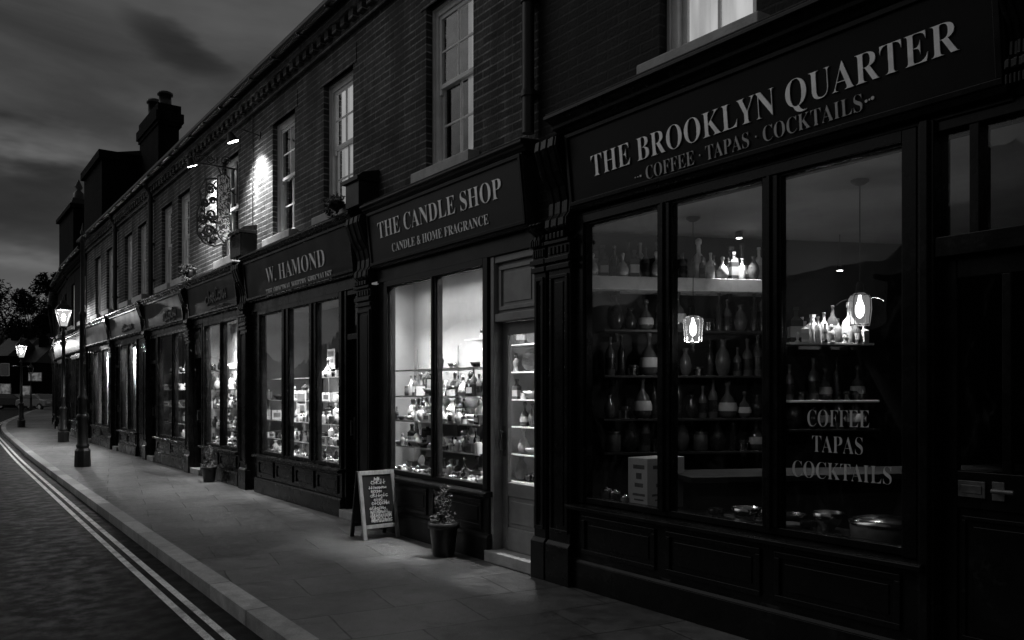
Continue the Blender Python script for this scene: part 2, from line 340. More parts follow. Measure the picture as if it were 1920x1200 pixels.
# ------------------------------------------------------------------ lettering
def serif(s, bold=True):
    b = 0x1D400 if bold else 0x1D434
    return ''.join(chr(b+ord(c)-65) if 'A' <= c <= 'Z' else c for c in s)
def lettering(s, p0, p1, cap, mname, parent, tilt=0.0, thick=.006, thin=0.0, bold=True, name='lettering', org=(0, 0, 0)):
    """flat letters from p0 to p1 (baseline ends, world), capital height cap, facing the street"""
    cu = bpy.data.curves.new('t', 'FONT'); cu.body = serif(s, bold); cu.size = 1; cu.extrude = .01; cu.offset = -thin; cu.resolution_u = 4
    to = bpy.data.objects.new('t', cu); COL.objects.link(to); bpy.context.view_layer.update()
    me = bpy.data.meshes.new_from_object(to.evaluated_get(bpy.context.evaluated_depsgraph_get()))
    bpy.data.objects.remove(to); bpy.data.curves.remove(cu)
    xs = [v.co.x for v in me.vertices]; x0, x1 = min(xs), max(xs)
    if not bold:
        for v in me.vertices: v.co.x -= .21*v.co.y
        xs = [v.co.x for v in me.vertices]; x0, x1 = min(xs), max(xs)
    p0 = Vector(p0); p1 = Vector(p1); ex = p1-p0; sc = ex.length/(x1-x0); ex.normalize()
    up = Vector((-math.sin(tilt), 0, math.cos(tilt))); ez = ex.cross(up)
    for v in me.vertices:
        c = v.co; q = p0+ex*((c.x-x0)*sc)+up*(c.y/.66*cap)+ez*(thick*(1 if c.z > 0 else -.2))
        v.co = q-Vector(org)
    me.materials.clear(); me.materials.append(mname); me.name = name
    o = bpy.data.objects.new(name, me); COL.objects.link(o); o.parent = parent
    return o
def scrawl(mb, org3, ex, up, w, h, r, letters=5, out=None, rng=rnd):
    """unreadable handwriting: a row of joined loops and strokes"""
    ez = ex.cross(up); org3 = Vector(org3)+ez*(r*.4)
    for i in range(letters):
        x0 = w*i/letters; lw = w/letters*.82; hh = h*rng.choice((.6, .65, .7, 1.0)); k = rng.randint(0, 3)
        if k == 0: pts = [(0, hh), (0, 0), (.5, hh*.55), (1, 0), (1, hh*.9)]
        elif k == 1: pts = [(1, hh*.8), (.35, hh*.95), (0, hh*.45), (.4, 0), (1, hh*.15)]
        elif k == 2: pts = [(0, 0), (.15, hh), (.8, hh*.85), (.3, hh*.5), (1, 0)]
        else: pts = [(.5, h*.95), (.4, 0), (.1, hh*.4), (.9, hh*.5)]
        pts = [(x0+a*lw+rng.uniform(-.06, .06)*lw, b+rng.uniform(-.05, .05)*h) for a, b in pts]
        for (a, b), (c, d) in zip(pts, pts[1:]):
            A = org3+ex*a+up*b; B = org3+ex*c+up*d
            if (B-A).length > 1e-4: mb.obox((A+B)/2, (B-A).normalized(), (B-A).normalized().cross(ez), ez, (B-A).length/2+r*.4, r*.55, r*.5)

# ------------------------------------------------------------------ ground
def interp(tab, y):
    for (a, b), (c, d) in zip(tab, tab[1:]):
        if y <= c:
            u = (y-a)/(c-a); return b+(d-b)*u
    return tab[-1][1]
KERBN = [(-20, 2.22), (3, 2.2), (10, 2.09), (21.7, 1.88), (29, 1.66), (35, 1.48), (40, 1.22), (45, .80), (50, .22), (56, -.62), (64, -1.75), (74, -3.1), (90, -6.0), (110, -10), (150, -20), (200, -36)]
WALLN = [(-20, 0), (27.5, 0), (33, -.12), (40, -.6), (47, -1.5), (54, -2.7), (62, -4.1), (72, -6.0), (90, -9.6), (110, -14), (150, -24), (200, -40)]
def smooth(tab, y): return sum(interp(tab, y+d) for d in (-2.4, -1.2, 0, 1.2, 2.4))/5
YS = [(-20+i*.8) for i in range(212)]
def strip(name, fa, fb, z, m, skirt=None, kind='structure'):
    mb = MB(); L = [(-fa(y), y, z) for y in YS]; Rr = [(-fb(y), y, z) for y in YS]; k = len(YS)
    mb.add(L+Rr, [(i, i+1, i+1+k, i+k) for i in range(k-1)])
    if skirt is not None:
        S = [(-fa(y), y, skirt) for y in YS]; mb.add(L+S, [(i, i+1, i+1+k, i+k) for i in range(k-1)])
    o = mb.build(name, m); 
    if o.data.polygons[0].normal.z < 0: o.data.flip_normals()
    return tag(o, kind=kind)
kn = lambda y: smooth(KERBN, y)
mb = MB(); mb.add([(-400, -60, -.105), (400, -60, -.105), (400, 500, -.105), (-400, 500, -.105)], [(0, 1, 2, 3)])
tag(mb.build('road', ROAD), kind='structure')
strip('pavement', kn, lambda y: min(-.3, smooth(WALLN, y)-1.2), 0.0, PAVE)
strip('kerb', lambda y: kn(y)+.165, lambda y: kn(y)+.004, .004, KERB, skirt=-.11)
for a in (.315, .425): strip('road_line', lambda y, a=a: kn(y)+a+.055, lambda y, a=a: kn(y)+a, -.100, PAINT)

# ------------------------------------------------------------------ shop building
def console(mb, y0, y1, zb, zt, n1=.25):
    h = zt-zb
    def pr(k): return [(.02, zb), (.10+k, zb+.02*h), (.145+k, zb+.08*h), (.14+k, zb+.16*h), (.105+k, zb+.22*h), (.10+k, zb+.34*h), (.125+k, zb+.48*h), (.19+k, zb+.62*h), (n1-.03+k, zb+.74*h), (n1+k, zb+.86*h), (n1-.01+k, zb+.95*h), (n1-.05+k, zt-.01), (.02, zt-.01)]
    w = y1-y0; mb.prof(pr(0), y0, y1)
    for a, b in ((.08, .26), (.41, .59), (.74, .92)): mb.prof(pr(.010), y0+w*a, y0+w*b)
    for i in range(5): mb.box(-.155, -.10, y0+w*(.08+.18*i), y0+w*(.2+.18*i), zb-.035, zb+.012)
def panel(mb, y0, y1, z0, z1, n, d=.018, fw=.035):      # recessed panel frame standing proud
    mb.box(-n-d, -n+.002, y0, y1, z0, z0+fw); mb.box(-n-d, -n+.002, y0, y1, z1-fw, z1)
    mb.box(-n-d, -n+.002, y0, y0+fw, z0+fw, z1-fw); mb.box(-n-d, -n+.002, y1-fw, y1, z0+fw, z1-fw)
    mb.box(-n-d*.45, -n+.001, y0+fw+.03, y1-fw-.03, z0+fw+.03, z1-fw-.03)
def sash_window(root, org, ya, yb, z0, z1, cur, half=None, lab=None):
    f = MB(org); x0, x1 = .09, .17
    f.box(x0, x1, ya, ya+.085, z0, z1); f.box(x0, x1, yb-.085, yb, z0, z1); f.box(x0-.002, x1, ya+.085, yb-.085, z1-.09, z1); f.box(x0-.02, x1, ya+.085, yb-.085, z0, z0+.05)
    f.box(x0-.018, x0, ya, ya+.03, z0, z1); f.box(x0-.018, x0, yb-.03, yb, z0, z1); f.box(x0-.017, x0-.002, ya+.03, yb-.03, z1-.03, z1)
    wf = f.build('window', WHITE, root, .004)
    zm = (z0+z1)/2+.02; ym = (ya+yb)/2
    for k, (a, b, xs) in enumerate(((zm-.02, z1-.09, .105), (z0+.05, zm+.02, .137))):
        s = MB(org); y0, y1 = ya+.085, yb-.085; d = .028
        s.box(xs, xs+d, y0, y0+.045, a, b); s.box(xs, xs+d, y1-.045, y1, a, b); s.box(xs, xs+d, y0+.045, y1-.045, b-.042, b); s.box(xs, xs+d, y0+.045, y1-.045, a, a+.045+.02*k)
        s.box(xs+.003, xs+d-.003, ym-.011, ym+.011, a+.04, b-.04); zz = (a+b)/2; s.box(xs+.005, xs+d-.005, y0+.04, y1-.04, zz-.011, zz+.011)
        if k == 0:
            for yy in (y0, y1-.04): s.box(xs+.001, xs+d-.001, yy, yy+.04, a-.055, a)
        s.build('sash', WHITE, wf, .003)
        p = MB(org); p.box(xs+.011, xs+.015, y0+.03, y1-.03, a+.03, b-.03); p.build('pane', SASHGLASS, wf)
    back = MB(org); back.box(.47, .48, ya-.05, yb+.05, z0-.1, z1+.1); back.build('room', INNERDARK, wf)  # dark panel in place of a room, its shade put into the colour
    if cur:
        c = MB(org); h0, h1 = half or (0, 1); a, b = ya+.02+(yb-ya-.04)*h0, ya+.02+(yb-ya-.04)*h1; k = 24; v = []
        for i in range(k+1):
            y = a+(b-a)*i/k; x = .24+.018*math.sin(i*1.9)+.008*math.sin(i*4.3)
            v += [(x, y, z0+.03), (x, y, z1-.03)]
        c.add(v, [(2*i, 2*i+1, 2*i+3, 2*i+2) for i in range(k)], True); c.build('curtain', cur, wf)
    s = MB(org); s.prof([(-.09, z0-.14), (.125, z0-.14), (.125, z0-.02), (.115, z0-.012), (-.09, z0+.002)], ya-.10, yb+.10); s.build('sill', STONE, wf, .006)
    return wf
def brick_wall(mb, y0, y1, z0, z1, holes, x0=0.0, x1=.25):
    ys = sorted({y0, y1}|{h[0] for h in holes}|{h[1] for h in holes}); 
    for a, b in zip(ys, ys[1:]):
        c = (a+b)/2; hs = [h for h in holes if h[0] < c < h[1]]
        if not hs: mb.box(x0, x1, a, b, z0, z1)
        else:
            z = z0
            for h in sorted(hs, key=lambda q: q[2]): mb.box(x0, x1, a, b, z, h[2]); z = h[3]
            mb.box(x0, x1, a, b, z, z1)

def shop(name, label, y0, y1, *, wy0=None, wy1=None, upper=(), curt=(), panes=(), gz=(.62, 2.65), door=None, doorpaint=None,
         fas=None, pil=(), caps=(), paint=BLACK, signmat=DARKSIGN, brick=BRICK_B, rz=0.0, loc=None, zwin=(3.72, 5.38), halves=(), room=None, roommat=INNERDARK,
         transom=True, riserpanels=2, fasz=(2.87, 3.46), top=6.03, loc_n=0.0, deep=.9, eaves=True, doorglass=(.9, 2.0), fill=True, big=False):
    base = loc if loc is not None else (0, y0, 0)
    root = empty(name, base, label, 'building', rz=rz)
    O = (0, y0, 0)
    wy0 = y0 if wy0 is None else wy0; wy1 = y1 if wy1 is None else wy1
    # upper brickwork
    w = MB(O); holes = [(a, b, zwin[0], zwin[1]) for a, b in upper]; brick_wall(w, wy0, wy1, 2.83, top-.28, holes)
    for a, b in upper: w.prof([(-.05, zwin[1]), (.008, zwin[1]), (.008, zwin[1]+.225), (-.05, zwin[1]+.225)], a-.10, b+.10)
    w.build('wall', brick, root)
    for i, (a, b) in enumerate(upper):
        sash_window(root, O, a, b, zwin[0], zwin[1], curt[i] if i < len(curt) else None, halves[i] if i < len(halves) else None)
    if eaves:
        e = MB(O); zt = top-.28
        e.box(-.05, .25, wy0, wy1, zt, zt+.075)
        k = int((wy1-wy0)/.23)
        for i in range(k):
            q = wy0+(wy1-wy0)*(i+.25)/k; e.box(-.11, .25, q, q+.115, zt+.0755, zt+.18)
        e.box(-.04, .25, wy0, wy1, zt+.076, zt+.1795); e.box(-.14, .25, wy0, wy1, zt+.1805, zt+.28)
        e.build('eaves', brick, root)
        rf = MB(O); rf.prof([(.27, top+.085), (.27, top+.12), (-4.0, top+2.9), (-8.0, top+.2), (-8.0, top+.1), (-4.0, top+2.8)], wy0, wy1); ro = rf.build('roof', SLATE, root)
        gt = MB(O); pts = [(.23+.065*math.cos(a), top+.075-.065*math.sin(a)) for a in [math.pi*i/8 for i in range(9)]]
        gt.prof(pts, wy0, wy1); q = wy0+.4
        while q < wy1: gt.box(-.30, -.155, q, q+.03, top+.0, top+.02); q += .9
        gt.build('gutter', IRON, root)
    # shopfront
    fy0, fy1 = fas
    pa = min(p[0] for p in panes); pb = max(p[1] for p in panes); z0, z1 = gz
    r = MB(O); r.box(-.05, .10, pa-.10, pb+.10, .225, z0-.055); r.box(-.085, .10, pa-.12, pb+.12, 0, .20); r.prof([(-.09, .2), (.085, .2), (.075, .222), (.05, .235), (-.09, .235)], pa-.12, pb+.12)
    L = pb-pa+.1; 
    for i in range(riserpanels):
        a = pa-.05+L*i/riserpanels+.05; b = pa-.05+L*(i+1)/riserpanels-.05; panel(r, a, b, .27, z0-.09, .05)
    r.build('stall_riser', paint, root, .004)
    s = MB(O); s.prof([(-.12, z0-.055), (.10, z0-.055), (.125, z0-.045), (.125, z0-.022), (.11, z0-.012), (-.12, z0+.004)], pa-.13, pb+.13); s.build('window_sill', paint, root, .003)
    f = MB(O); n = .03
    f.box(-n-.02, .05, pa-.075, pa, z0, z1+.06); f.box(-n-.02, .05, pb, pb+.075, z0, z1+.06)
    f.box(-n-.021, .051, pa, pb, z1, z1+.061); f.box(-n, .05, pa, pb, z0+.003, z0+.045)
    ps = sorted(panes)
    for (a, b), (c, d) in zip(ps, ps[1:]):
        f.box(-n-.012, .05, b, c, z0+.045, z1); m_ = (b+c)/2; f.box(-n-.03, -n-.010, m_-.012, m_+.012, z0+.03, z1)
    for a, b in ps:                                     # slim glazing beads
        f.box(-.026, -.006, a, a+.014, z0+.045, z1); f.box(-.026, -.006, b-.014, b, z0+.045, z1); f.box(-.0255, -.0055, a+.014, b-.014, z1-.014, z1)
    win = f.build('shop_window', paint if doorpaint is None else [paint], root, .003)
    for a, b in ps:
        p = MB(O); p.box(0, .006, a-.004, b+.004, z0+.03, z1+.004); p.build('pane', GLASS, win)
    # frieze panel above the glass and filling beside it
    h = MB(O); h.box(-.045, .10, fy0, fy1, z1+.061, fasz[0]-.02); h.prof([(-.05, fasz[0]-.02), (.10, fasz[0]-.02), (.12, fasz[0]), (-.05, fasz[0])], fy0, fy1)
    lo, hi = pa-.075, pb+.075
    segs = []
    if door: 
        da, db = door
        if da >= hi: segs = [(fy0, lo), (hi, da-.05), (db+.05, fy1)]
        else: segs = [(fy0, da-.05), (db+.05, lo), (hi, fy1)]
    else: segs = [(fy0, lo), (hi, fy1)]
    if not fill: segs = segs[1:]
    for a, b in segs:
        if b == fy1: b += .06
        if b-a > .01: h.box(-.02, .098, a, b, 0, z1+.0605)
    h.build('shopfront_frame', paint, root, .004)
    # fascia and cornice
    tilt = math.atan2(.06, fasz[1]-fasz[0])
    fb = MB(O); fb.prof([(-.02, fasz[0]), (.115, fasz[0]), (.175, fasz[1]), (-.02, fasz[1])], fy0, fy1)
    def onf(z, k): 
        return .115+(z-fasz[0])/(fasz[1]-fasz[0])*.06+k
    za, zb = fasz[0]+.012, fasz[1]-.012
    fb.m(1)
    for (q0, q1) in ((za, za+.03), (zb-.03, zb)): fb.prof([(onf(q0, -.005), q0), (onf(q0, .018), q0), (onf(q1, .018), q1), (onf(q1, -.005), q1)], fy0+.01, fy1-.01)
    for (q0, q1) in ((fy0+.01, fy0+.04), (fy1-.04, fy1-.01)): fb.prof([(onf(za, -.005), za+.031), (onf(za, .017), za+.031), (onf(zb, .017), zb-.031), (onf(zb, -.005), zb-.031)], q0, q1)
    fo = fb.build('fascia', [signmat, paint], root, .003)
    cz = fasz[1]
    c = MB(O); c.prof([(-.02, cz), (.178, cz), (.186, cz+.018), (.20, cz+.026), (.205, cz+.046), (.226, cz+.056), (.232, cz+.06), (.232, cz+.08), (.218, cz+.088), (.004, cz+.108), (-.02, cz+.108)] if not big else [(-.02, cz), (.19, cz), (.21, cz+.025), (.245, cz+.035), (.25, cz+.06), (.30, cz+.085), (.335, cz+.09), (.335, cz+.115), (.315, cz+.125), (0.004, cz+.165), (-.02, cz+.165)], fy0-.06, fy1+.06)
    c.build('cornice', [paint], root, .003)
    lead = MB(O); lead.prof([(.004, cz+.168), (.320, cz+.128), (.322, cz+.134), (.004, cz+.176)] if big else [(.004, cz+.111), (.222, cz+.091), (.224, cz+.096), (.004, cz+.118)], fy0-.05, fy1+.05); lead.build('lead_flashing', LEAD, root)
    # pilasters
    for (a, b) in pil:
        p = MB(O); p.box(-.13, .10, a, b, 0, .30); p.box(-.10, .10, a+.012, b-.012, .30, 2.52); p.prof([(.09, .30), (.13, .30), (.105, .33), (.09, .33)], a+.004, b-.004)
        panel(p, a+.03, b-.03, .40, 2.42, .10, .016, .028)
        p.box(-.125, .10, a, b, 2.46, 2.50); p.box(-.135, .10, a-.004, b+.004, 2.52, 2.56); p.box(-.11, .10, a+.006, b-.006, 2.5605, 2.66)
        for i in range(5): p.box(-.124, -.108, a+(b-a)*(.1+.17*i), a+(b-a)*(.2+.17*i), 2.58, 2.64)
        p.box(-.14, .10, a-.006, b+.006, 2.6605, 2.69)
        po = p.build('pilaster', paint, root, .004)
        q = MB(O)
        if b-a > .2: console(q, a+.01, b-.01, 2.73, fasz[1]+.02)
        else: console(q, a+.01, b-.01, 2.70, 2.86, .16)
        q.build('console', paint, po, .004)
    for (a, b, zt) in caps:
        p = MB(O); p.box(-.25, .0, a, b, cz+.10, zt-.10); p.box(-.28, .0, a-.03, b+.03, zt-.10, zt-.05); p.prof([(0, zt-.05), (.26, zt-.05), (.20, zt), (0, zt+.05)], a-.01, b+.01); p.build('pilaster_cap', paint, root, .006)
    # door
    if door:
        da, db = door; x = .06; dp = doorpaint or paint
        fr = MB(O); fr.box(-.03, .12, da-.05, da, 0.0, z1+.061); fr.box(-.03, .12, db, db+.05, 0, z1+.061); fr.box(-.02, .11, da, db, 2.12, 2.19)
        fr.box(-.02, .11, da, db, z1, z1+.06); fr.build('door_frame', dp, root, .004)
        st = MB(O); st.box(-.10, .12, da-.05, db+.05, 0.002, .10); st.build('doorstep', STONE, root, .006)
        d = MB(O); sw = .085; x1 = x+.045; b0, t0 = .105, 2.115; g0, g1 = doorglass
        d.box(x, x1, da, da+sw, b0, t0); d.box(x, x1, db-sw, db, b0, t0); d.box(x, x1, da+sw, db-sw, b0, b0+.2); d.box(x, x1, da+sw, db-sw, t0-.11, t0); d.box(x, x1, da+sw, db-sw, g0-.12, g0)
        d.box(x+.012, x1-.005, da+sw, db-sw, b0+.2, g0-.12); panel_y0, panel_y1 = da+sw+.04, db-sw-.04
        if panel_y1-panel_y0 > .08: d.box(x+.004, x+.013, panel_y0, panel_y1, b0+.24, g0-.16)
        do = d.build('door', dp, root, .004)
        p = MB(O); p.box(x+.018, x+.024, da+sw-.005, db-sw+.005, g0, t0-.11); p.build('pane', GLASS, do)
        hd = MB(O); yh = db-sw/2; hd.cyl((x-.045, yh, .98), (x-.045, yh, 1.16), .010, seg=8); hd.box(x-.045, x, yh-.008, yh+.008, .985, 1.0); hd.box(x-.045, x, yh-.008, yh+.008, 1.14, 1.155); hd.box(x-.006, x, yh-.02, yh+.02, .93, 1.2); hd.build('handle', BRASS, do)
        if transom:
            tp = MB(O); tp.box(.03, .036, da, db, 2.19, z1); tp.build('transom_pane', GLASS, root)
        else:
            tp = MB(O); tp.box(.02, .06, da, db, 2.19, z1); panel(tp, da+.03, db-.03, 2.22, z1-.03, -.02); tp.build('transom_panel', dp, root, .003)
    # the room behind the glass
    if room:
        ra, rb, rd, zf, zc = room
        m_ = MB(O); m_.m(0); m_.box(rd, rd+.03, ra, rb, 0, zc); m_.box(.10, rd, ra-.03, ra, 0, zc); m_.box(.10, rd, rb, rb+.03, 0, zc)
        m_.m(1); m_.box(.06, rd, ra, rb, zc, zc+.05); m_.m(2); m_.box(.10, rd, ra, rb, zf-.03, zf)
        m_.build('interior', [roommat, CEILP, DARKWOOD], root)
    root['_fo'] = fo.name
    return root, fo, O, tilt
def fn(z, fasz=(2.87, 3.46)): return .115+(z-fasz[0])/(fasz[1]-fasz[0])*.06
def fascia_text(fo, O, s, xl, yl, xr, yr, cap, tilt, m=None, thin=.0, bold=True, n=.15):
    """baseline ends given as photograph pixels, solved on the fascia plane"""
    a = Vector((-n, wy(xl, n), wz(xl, yl, n))); b = Vector((-n, wy(xr, n), wz(xr, yr, n)))
    for p in (a, b): p.x = -(fn(p.z)+.001)
    return lettering(s, a, b, cap, m or LETTER, fo, tilt, .007, thin, bold, org=O)
Y = wy
def pans(*xs): return [tuple(sorted((wy(a), wy(b)))) for a, b in xs]
UP = .86

# --- the tapas bar on the right
bar, fo, O, tl = shop('shop_building', 'dark brick tapas bar with the widest black shopfront, nearest on the right', 0.55, 5.0,
    wy0=.3, wy1=5.2, upper=[(3.05, 3.05+.80), (1.1, 1.9)], curt=[C_HI, C_LOW], panes=pans((1102, 1240), (1262, 1437), (1465, 1700)), gz=(.65, 2.79), door=None,
    fas=(1.60, 4.66), pil=[(4.67, 4.95), (1.34, 1.585)] if False else [(4.67, 4.95)], paint=BLACK, signmat=BLACKSIGN, brick=BRICK_A, riserpanels=3, fasz=(2.90, 3.46), zwin=(3.78, 5.38), fill=False, big=True)
BAR = bar
fascia_text(fo, O, 'THE BROOKLYN QUARTER', 1109, 332, 1799, 93, .150, tl, LETTER, .012)
fascia_text(fo, O, 'COFFEE · TAPAS · COCKTAILS', 1208, 336, 1614, 206, .088, tl, LETTER2, .014)
for (px, py, rr) in ((1192, 333, .005), (1197, 332, .005), (1202, 330, .008), (1625, 190, .008), (1631, 187, .005), (1637, 184, .010)):
    n_ = fn(wz(px, py, .15)); dmb = MB(O); c = Vector((-n_, wy(px, n_), wz(px, py, n_))); dmb.cyl(c+Vector((.002, 0, 0)), c+Vector((-.006, 0, 0)), rr, seg=10); dmb.build('dot', LETTER2, fo)

# --- the candle shop
cdl, fo, O, tl = shop('shop_building', 'brick shop with grey fascia and brightly lit two-pane window, between two black shopfronts', 5.0, 8.45,
    wy0=5.2, wy1=8.45, upper=[(6.17, 6.17+UP)], curt=[C_LOW], halves=[(0, .52)], panes=pans((733, 815), (822, 913)), gz=(.62, 2.64), door=(5.22, 5.80), doorpaint=CANDLEPAINT,
    fas=(5.20, 8.02), pil=[(4.97, 5.14), (8.05, 8.42)], caps=[(8.06, 8.40, 3.93)], paint=BLACK2, signmat=SLATEPAINT, brick=BRICK_B, transom=False, doorglass=(.70, 2.0),
    riserpanels=2, fasz=(2.87, 3.46))
fascia_text(fo, O, 'THE CANDLE SHOP', 710, 448, 941, 370, .165, tl, LETTER, .010)
fascia_text(fo, O, 'CANDLE & HOME FRAGRANCE', 733, 472, 913, 419, .085, tl, LETTER, .010)

# --- the black shop with three panes
ham, fo, O, tl = shop('shop_building', 'brick shop with black fascia over three dim panes, second from the bar', 8.45, 12.62,
    upper=[(8.73, 8.73+UP), (10.56, 10.56+UP)], curt=[C_MID, C_LOW], halves=[(0, 1), (0, .35)], panes=pans((492, 533), (545, 585), (597, 642)), gz=(.58, 2.65), door=(8.50, 8.86),
    fas=(8.44, 12.2), pil=[(12.25, 12.58)], caps=[(12.1, 12.60, 4.0)], paint=BLACK, signmat=BLACKSIGN, brick=BRICK_C, riserpanels=4)
fascia_text(fo, O, 'W. HAMOND', 499, 531, 608, 498, .205, tl, LETTER, .012)
fascia_text(fo, O, 'THE ORIGINAL WHITBY SPECIALIST', 496, 556, 619, 521, .098, tl, LETTER, 0.0)

def faint(fo, O, xl, yl, xr, yr, h, k, seed, m=FADED, r=.02):
    n = .15; a = Vector((-n, wy(xl, n), wz(xl, yl, n))); b = Vector((-n, wy(xr, n), wz(xr, yr, n)))
    a.x = -fn(a.z)-.004; b.x = a.x; mb = MB(O); ex = (b-a); w = ex.length; ex.normalize()
    scrawl(mb, a, ex, Vector((-.1, 0, .995)), w, h, r, k, rng=random.Random(seed)); return mb.build('lettering', m, fo)
s4, fo, O, tl = shop('shop_building', 'brick shop with two bright panes, small doorway and a faded sign, under the hanging sign', 12.62, 15.82,
    upper=[(12.97, 12.97+UP), (15.0, 15.0+.0)] if False else [(12.97, 12.97+UP)], curt=[None], panes=pans((388, 417), (421, 450)), gz=(.56, 2.67), door=(14.98, 15.42),
    fas=(12.62, 15.45), pil=[(15.48, 15.78)], paint=BLACK, signmat=DARKSIGN, brick=BRICK_B, riserpanels=2, fasz=(2.85, 3.42))
faint(fo, O, 386, 572, 424, 556, .22, 8, 3); faint(fo, O, 393, 582, 418, 573, .05, 6, 4, r=.012)
s5, fo, O, tl = shop('shop_building', 'brick shop with two dim panes of hanging goods, fourth shopfront from the bar', 15.82, 19.35,
    upper=[(15.86, 15.86+UP), (17.2, 17.2+UP)], curt=[C_MID, C_LOW], panes=pans((300, 326), (330, 356)), gz=(.56, 2.67), door=(18.45, 18.95),
    fas=(15.82, 18.98), pil=[(19.0, 19.32)], paint=BLACK, signmat=DARKSIGN, brick=BRICK_C, riserpanels=2, fasz=(2.85, 3.42))
faint(fo, O, 305, 603, 329, 592, .20, 7, 5); faint(fo, O, 308, 608, 326, 601, .05, 5, 6, r=.012)
s6, fo, O, tl = shop('shop_building', 'narrow brick shop with two tall grey panes, fifth shopfront from the bar', 19.35, 23.4,
    upper=[(19.5, 19.5+UP), (21.0, 21.0+UP)], curt=[C_LOW, C_MID], panes=pans((230, 243), (246, 259)), gz=(.56, 2.67), door=(22.45, 22.85),
    fas=(19.35, 23.0), pil=[(23.05, 23.36)], paint=BLACK, signmat=DARKSIGN, brick=BRICK_B, riserpanels=2, fasz=(2.85, 3.42))
faint(fo, O, 228, 622, 247, 614, .16, 6, 8)
s7, fo, O, tl = shop('shop_building', 'brick shop with pale blinds behind its panes, last before the tall dark post', 23.4, 27.5,
    upper=[(23.3+.15, 23.45+UP), (25.2, 25.2+UP)], curt=[C_MID, C_MID], panes=pans((179, 194), (197, 211)), gz=(.56, 2.67), door=(26.6, 27.0),
    fas=(23.4, 27.1), pil=[(27.15, 27.46)], paint=BLACK, signmat=DARKSIGN, brick=BRICK_C, riserpanels=2, fasz=(2.85, 3.42))
SHOPS = [bar, cdl, ham, s4, s5, s6, s7]

# --- the far end of the row, following the bend
FARLAB = ['far shop with a pale lit fascia just beyond the tall dark post', 'far dark brick shop beside the nearer lit lantern', 'far brick shop where the row starts to bend',
          'far shop past the bend with one lit pane', 'small far shop well past the bend', 'farthest shop of the row with its lights on', 'end building of the far row, mostly dark']
yy = 27.5
for i in range(7):
    L = 5.0 if i < 3 else 7.0
    a = Vector((-smooth(WALLN, yy), yy, 0)); y2 = yy+L
    b = Vector((-smooth(WALLN, y2), y2, 0)); d = b-a; L2 = d.length; rz = -math.atan2(d.x, d.y)
    tp = 6.03-.25*(i % 3) if i else 5.85
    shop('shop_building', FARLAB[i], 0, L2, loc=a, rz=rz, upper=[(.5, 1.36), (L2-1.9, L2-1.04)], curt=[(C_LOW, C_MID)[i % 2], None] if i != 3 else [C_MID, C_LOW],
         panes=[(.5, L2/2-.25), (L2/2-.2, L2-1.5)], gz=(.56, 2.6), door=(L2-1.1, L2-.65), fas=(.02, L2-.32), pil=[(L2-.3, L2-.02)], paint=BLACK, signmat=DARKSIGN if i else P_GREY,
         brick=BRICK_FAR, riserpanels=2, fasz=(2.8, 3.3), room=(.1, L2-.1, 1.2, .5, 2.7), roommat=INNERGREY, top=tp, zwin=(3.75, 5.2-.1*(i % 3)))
    ctr = a+d*.5
    fx = empty('ceiling_lamp', ctr+Vector((.6*math.cos(rz), .6*math.sin(rz), 2.66)), 'small ceiling lamp inside the '+FARLAB[i].replace('far ', 'distant ', 1)[:60].rsplit(' ', 1)[0], 'lamp', rz=rz)
    m_ = MB(); m_.box(-.12, .12, -.5, .5, 0, .03); m_.build('housing', WHITE, fx); m_ = MB(); m_.box(-.1, .1, -.46, .46, -.02, -.001); m_.build('diffuser', E_STRIP, fx)
    lamp('AREA', (0, 0, -.04), [40, 18, 10, 30, 14, 34, 6][i], fx, shape='RECTANGLE', size=.3, size_y=1.2)
    yy = y2

# ------------------------------------------------------------------ shop fittings: ceiling lamps and shelves
def ceiling_lamp(y, x, z, w, power, label, dx=.06, aim=.0, spread=150, spots=(), saim=.28, ssize=78):
    fx = empty('ceiling_lamp', (x, y, z), label, 'lamp')
    m_ = MB(); m_.box(-dx-.02, dx+.02, -w/2-.02, w/2+.02, 0, .035); m_.build('housing', WHITE, fx)
    m_ = MB(); m_.box(-dx, dx, -w/2, w/2, -.012, -.001); m_.build('diffuser', E_STRIP, fx)
    lamp('AREA', (0, 0, -.02), power, fx, shape='RECTANGLE', size=dx*2, size_y=w, spread=R(spread), rot=(0, -aim, 0))
    for dy, p in spots:
        q = MB(); q.lathe([(.02, -.05), (.03, -.045), (.03, -.002)], (0, dy, 0), 10); q.build('spot_head', IRON, fx)
        lamp('SPOT', (0, dy, -.06), p, fx, spot_size=R(ssize), spot_blend=.8, shadow_soft_size=.03, rot=(0, -saim, 0))
    return fx
def inner(root, O, parts, mats):                         # room shell of a shop, one mesh
    m_ = MB(O)
    for (k, bx) in parts: m_.m(k); m_.box(*bx)
    return m_.build('interior', mats, root)
def shelf_unit(label, y0, y1, x0, x1, zs, m=SHELFM, th=.014, posts=True, back=None):
    u = empty('display_shelf', ((x0+x1)/2, (y0+y1)/2, zs[0]), label, 'shelf'); O = u.location
    for z in zs:
        b = MB(O); b.box(x0+.004, x1, y0, y1, z-th, z-.001); so = b.build('shelf', m, u)
        b = MB(O); b.box(x0-.004, x0+.0035, y0, y1, z-th, z); b.build('edge', SHELFM if m != DARKWOOD else P_GREY, so)  # pale strip; a glass shelf's bright edge is put into its colour
    if posts:
        for y in (y0+.02, (y0+y1)/2, y1-.02):
            b = MB(O); b.cyl((x1-.015, y, zs[0]-.02), (x1-.015, y, zs[-1]+.25), .007, seg=6); b.build('post', P_GREY, u)
    return u

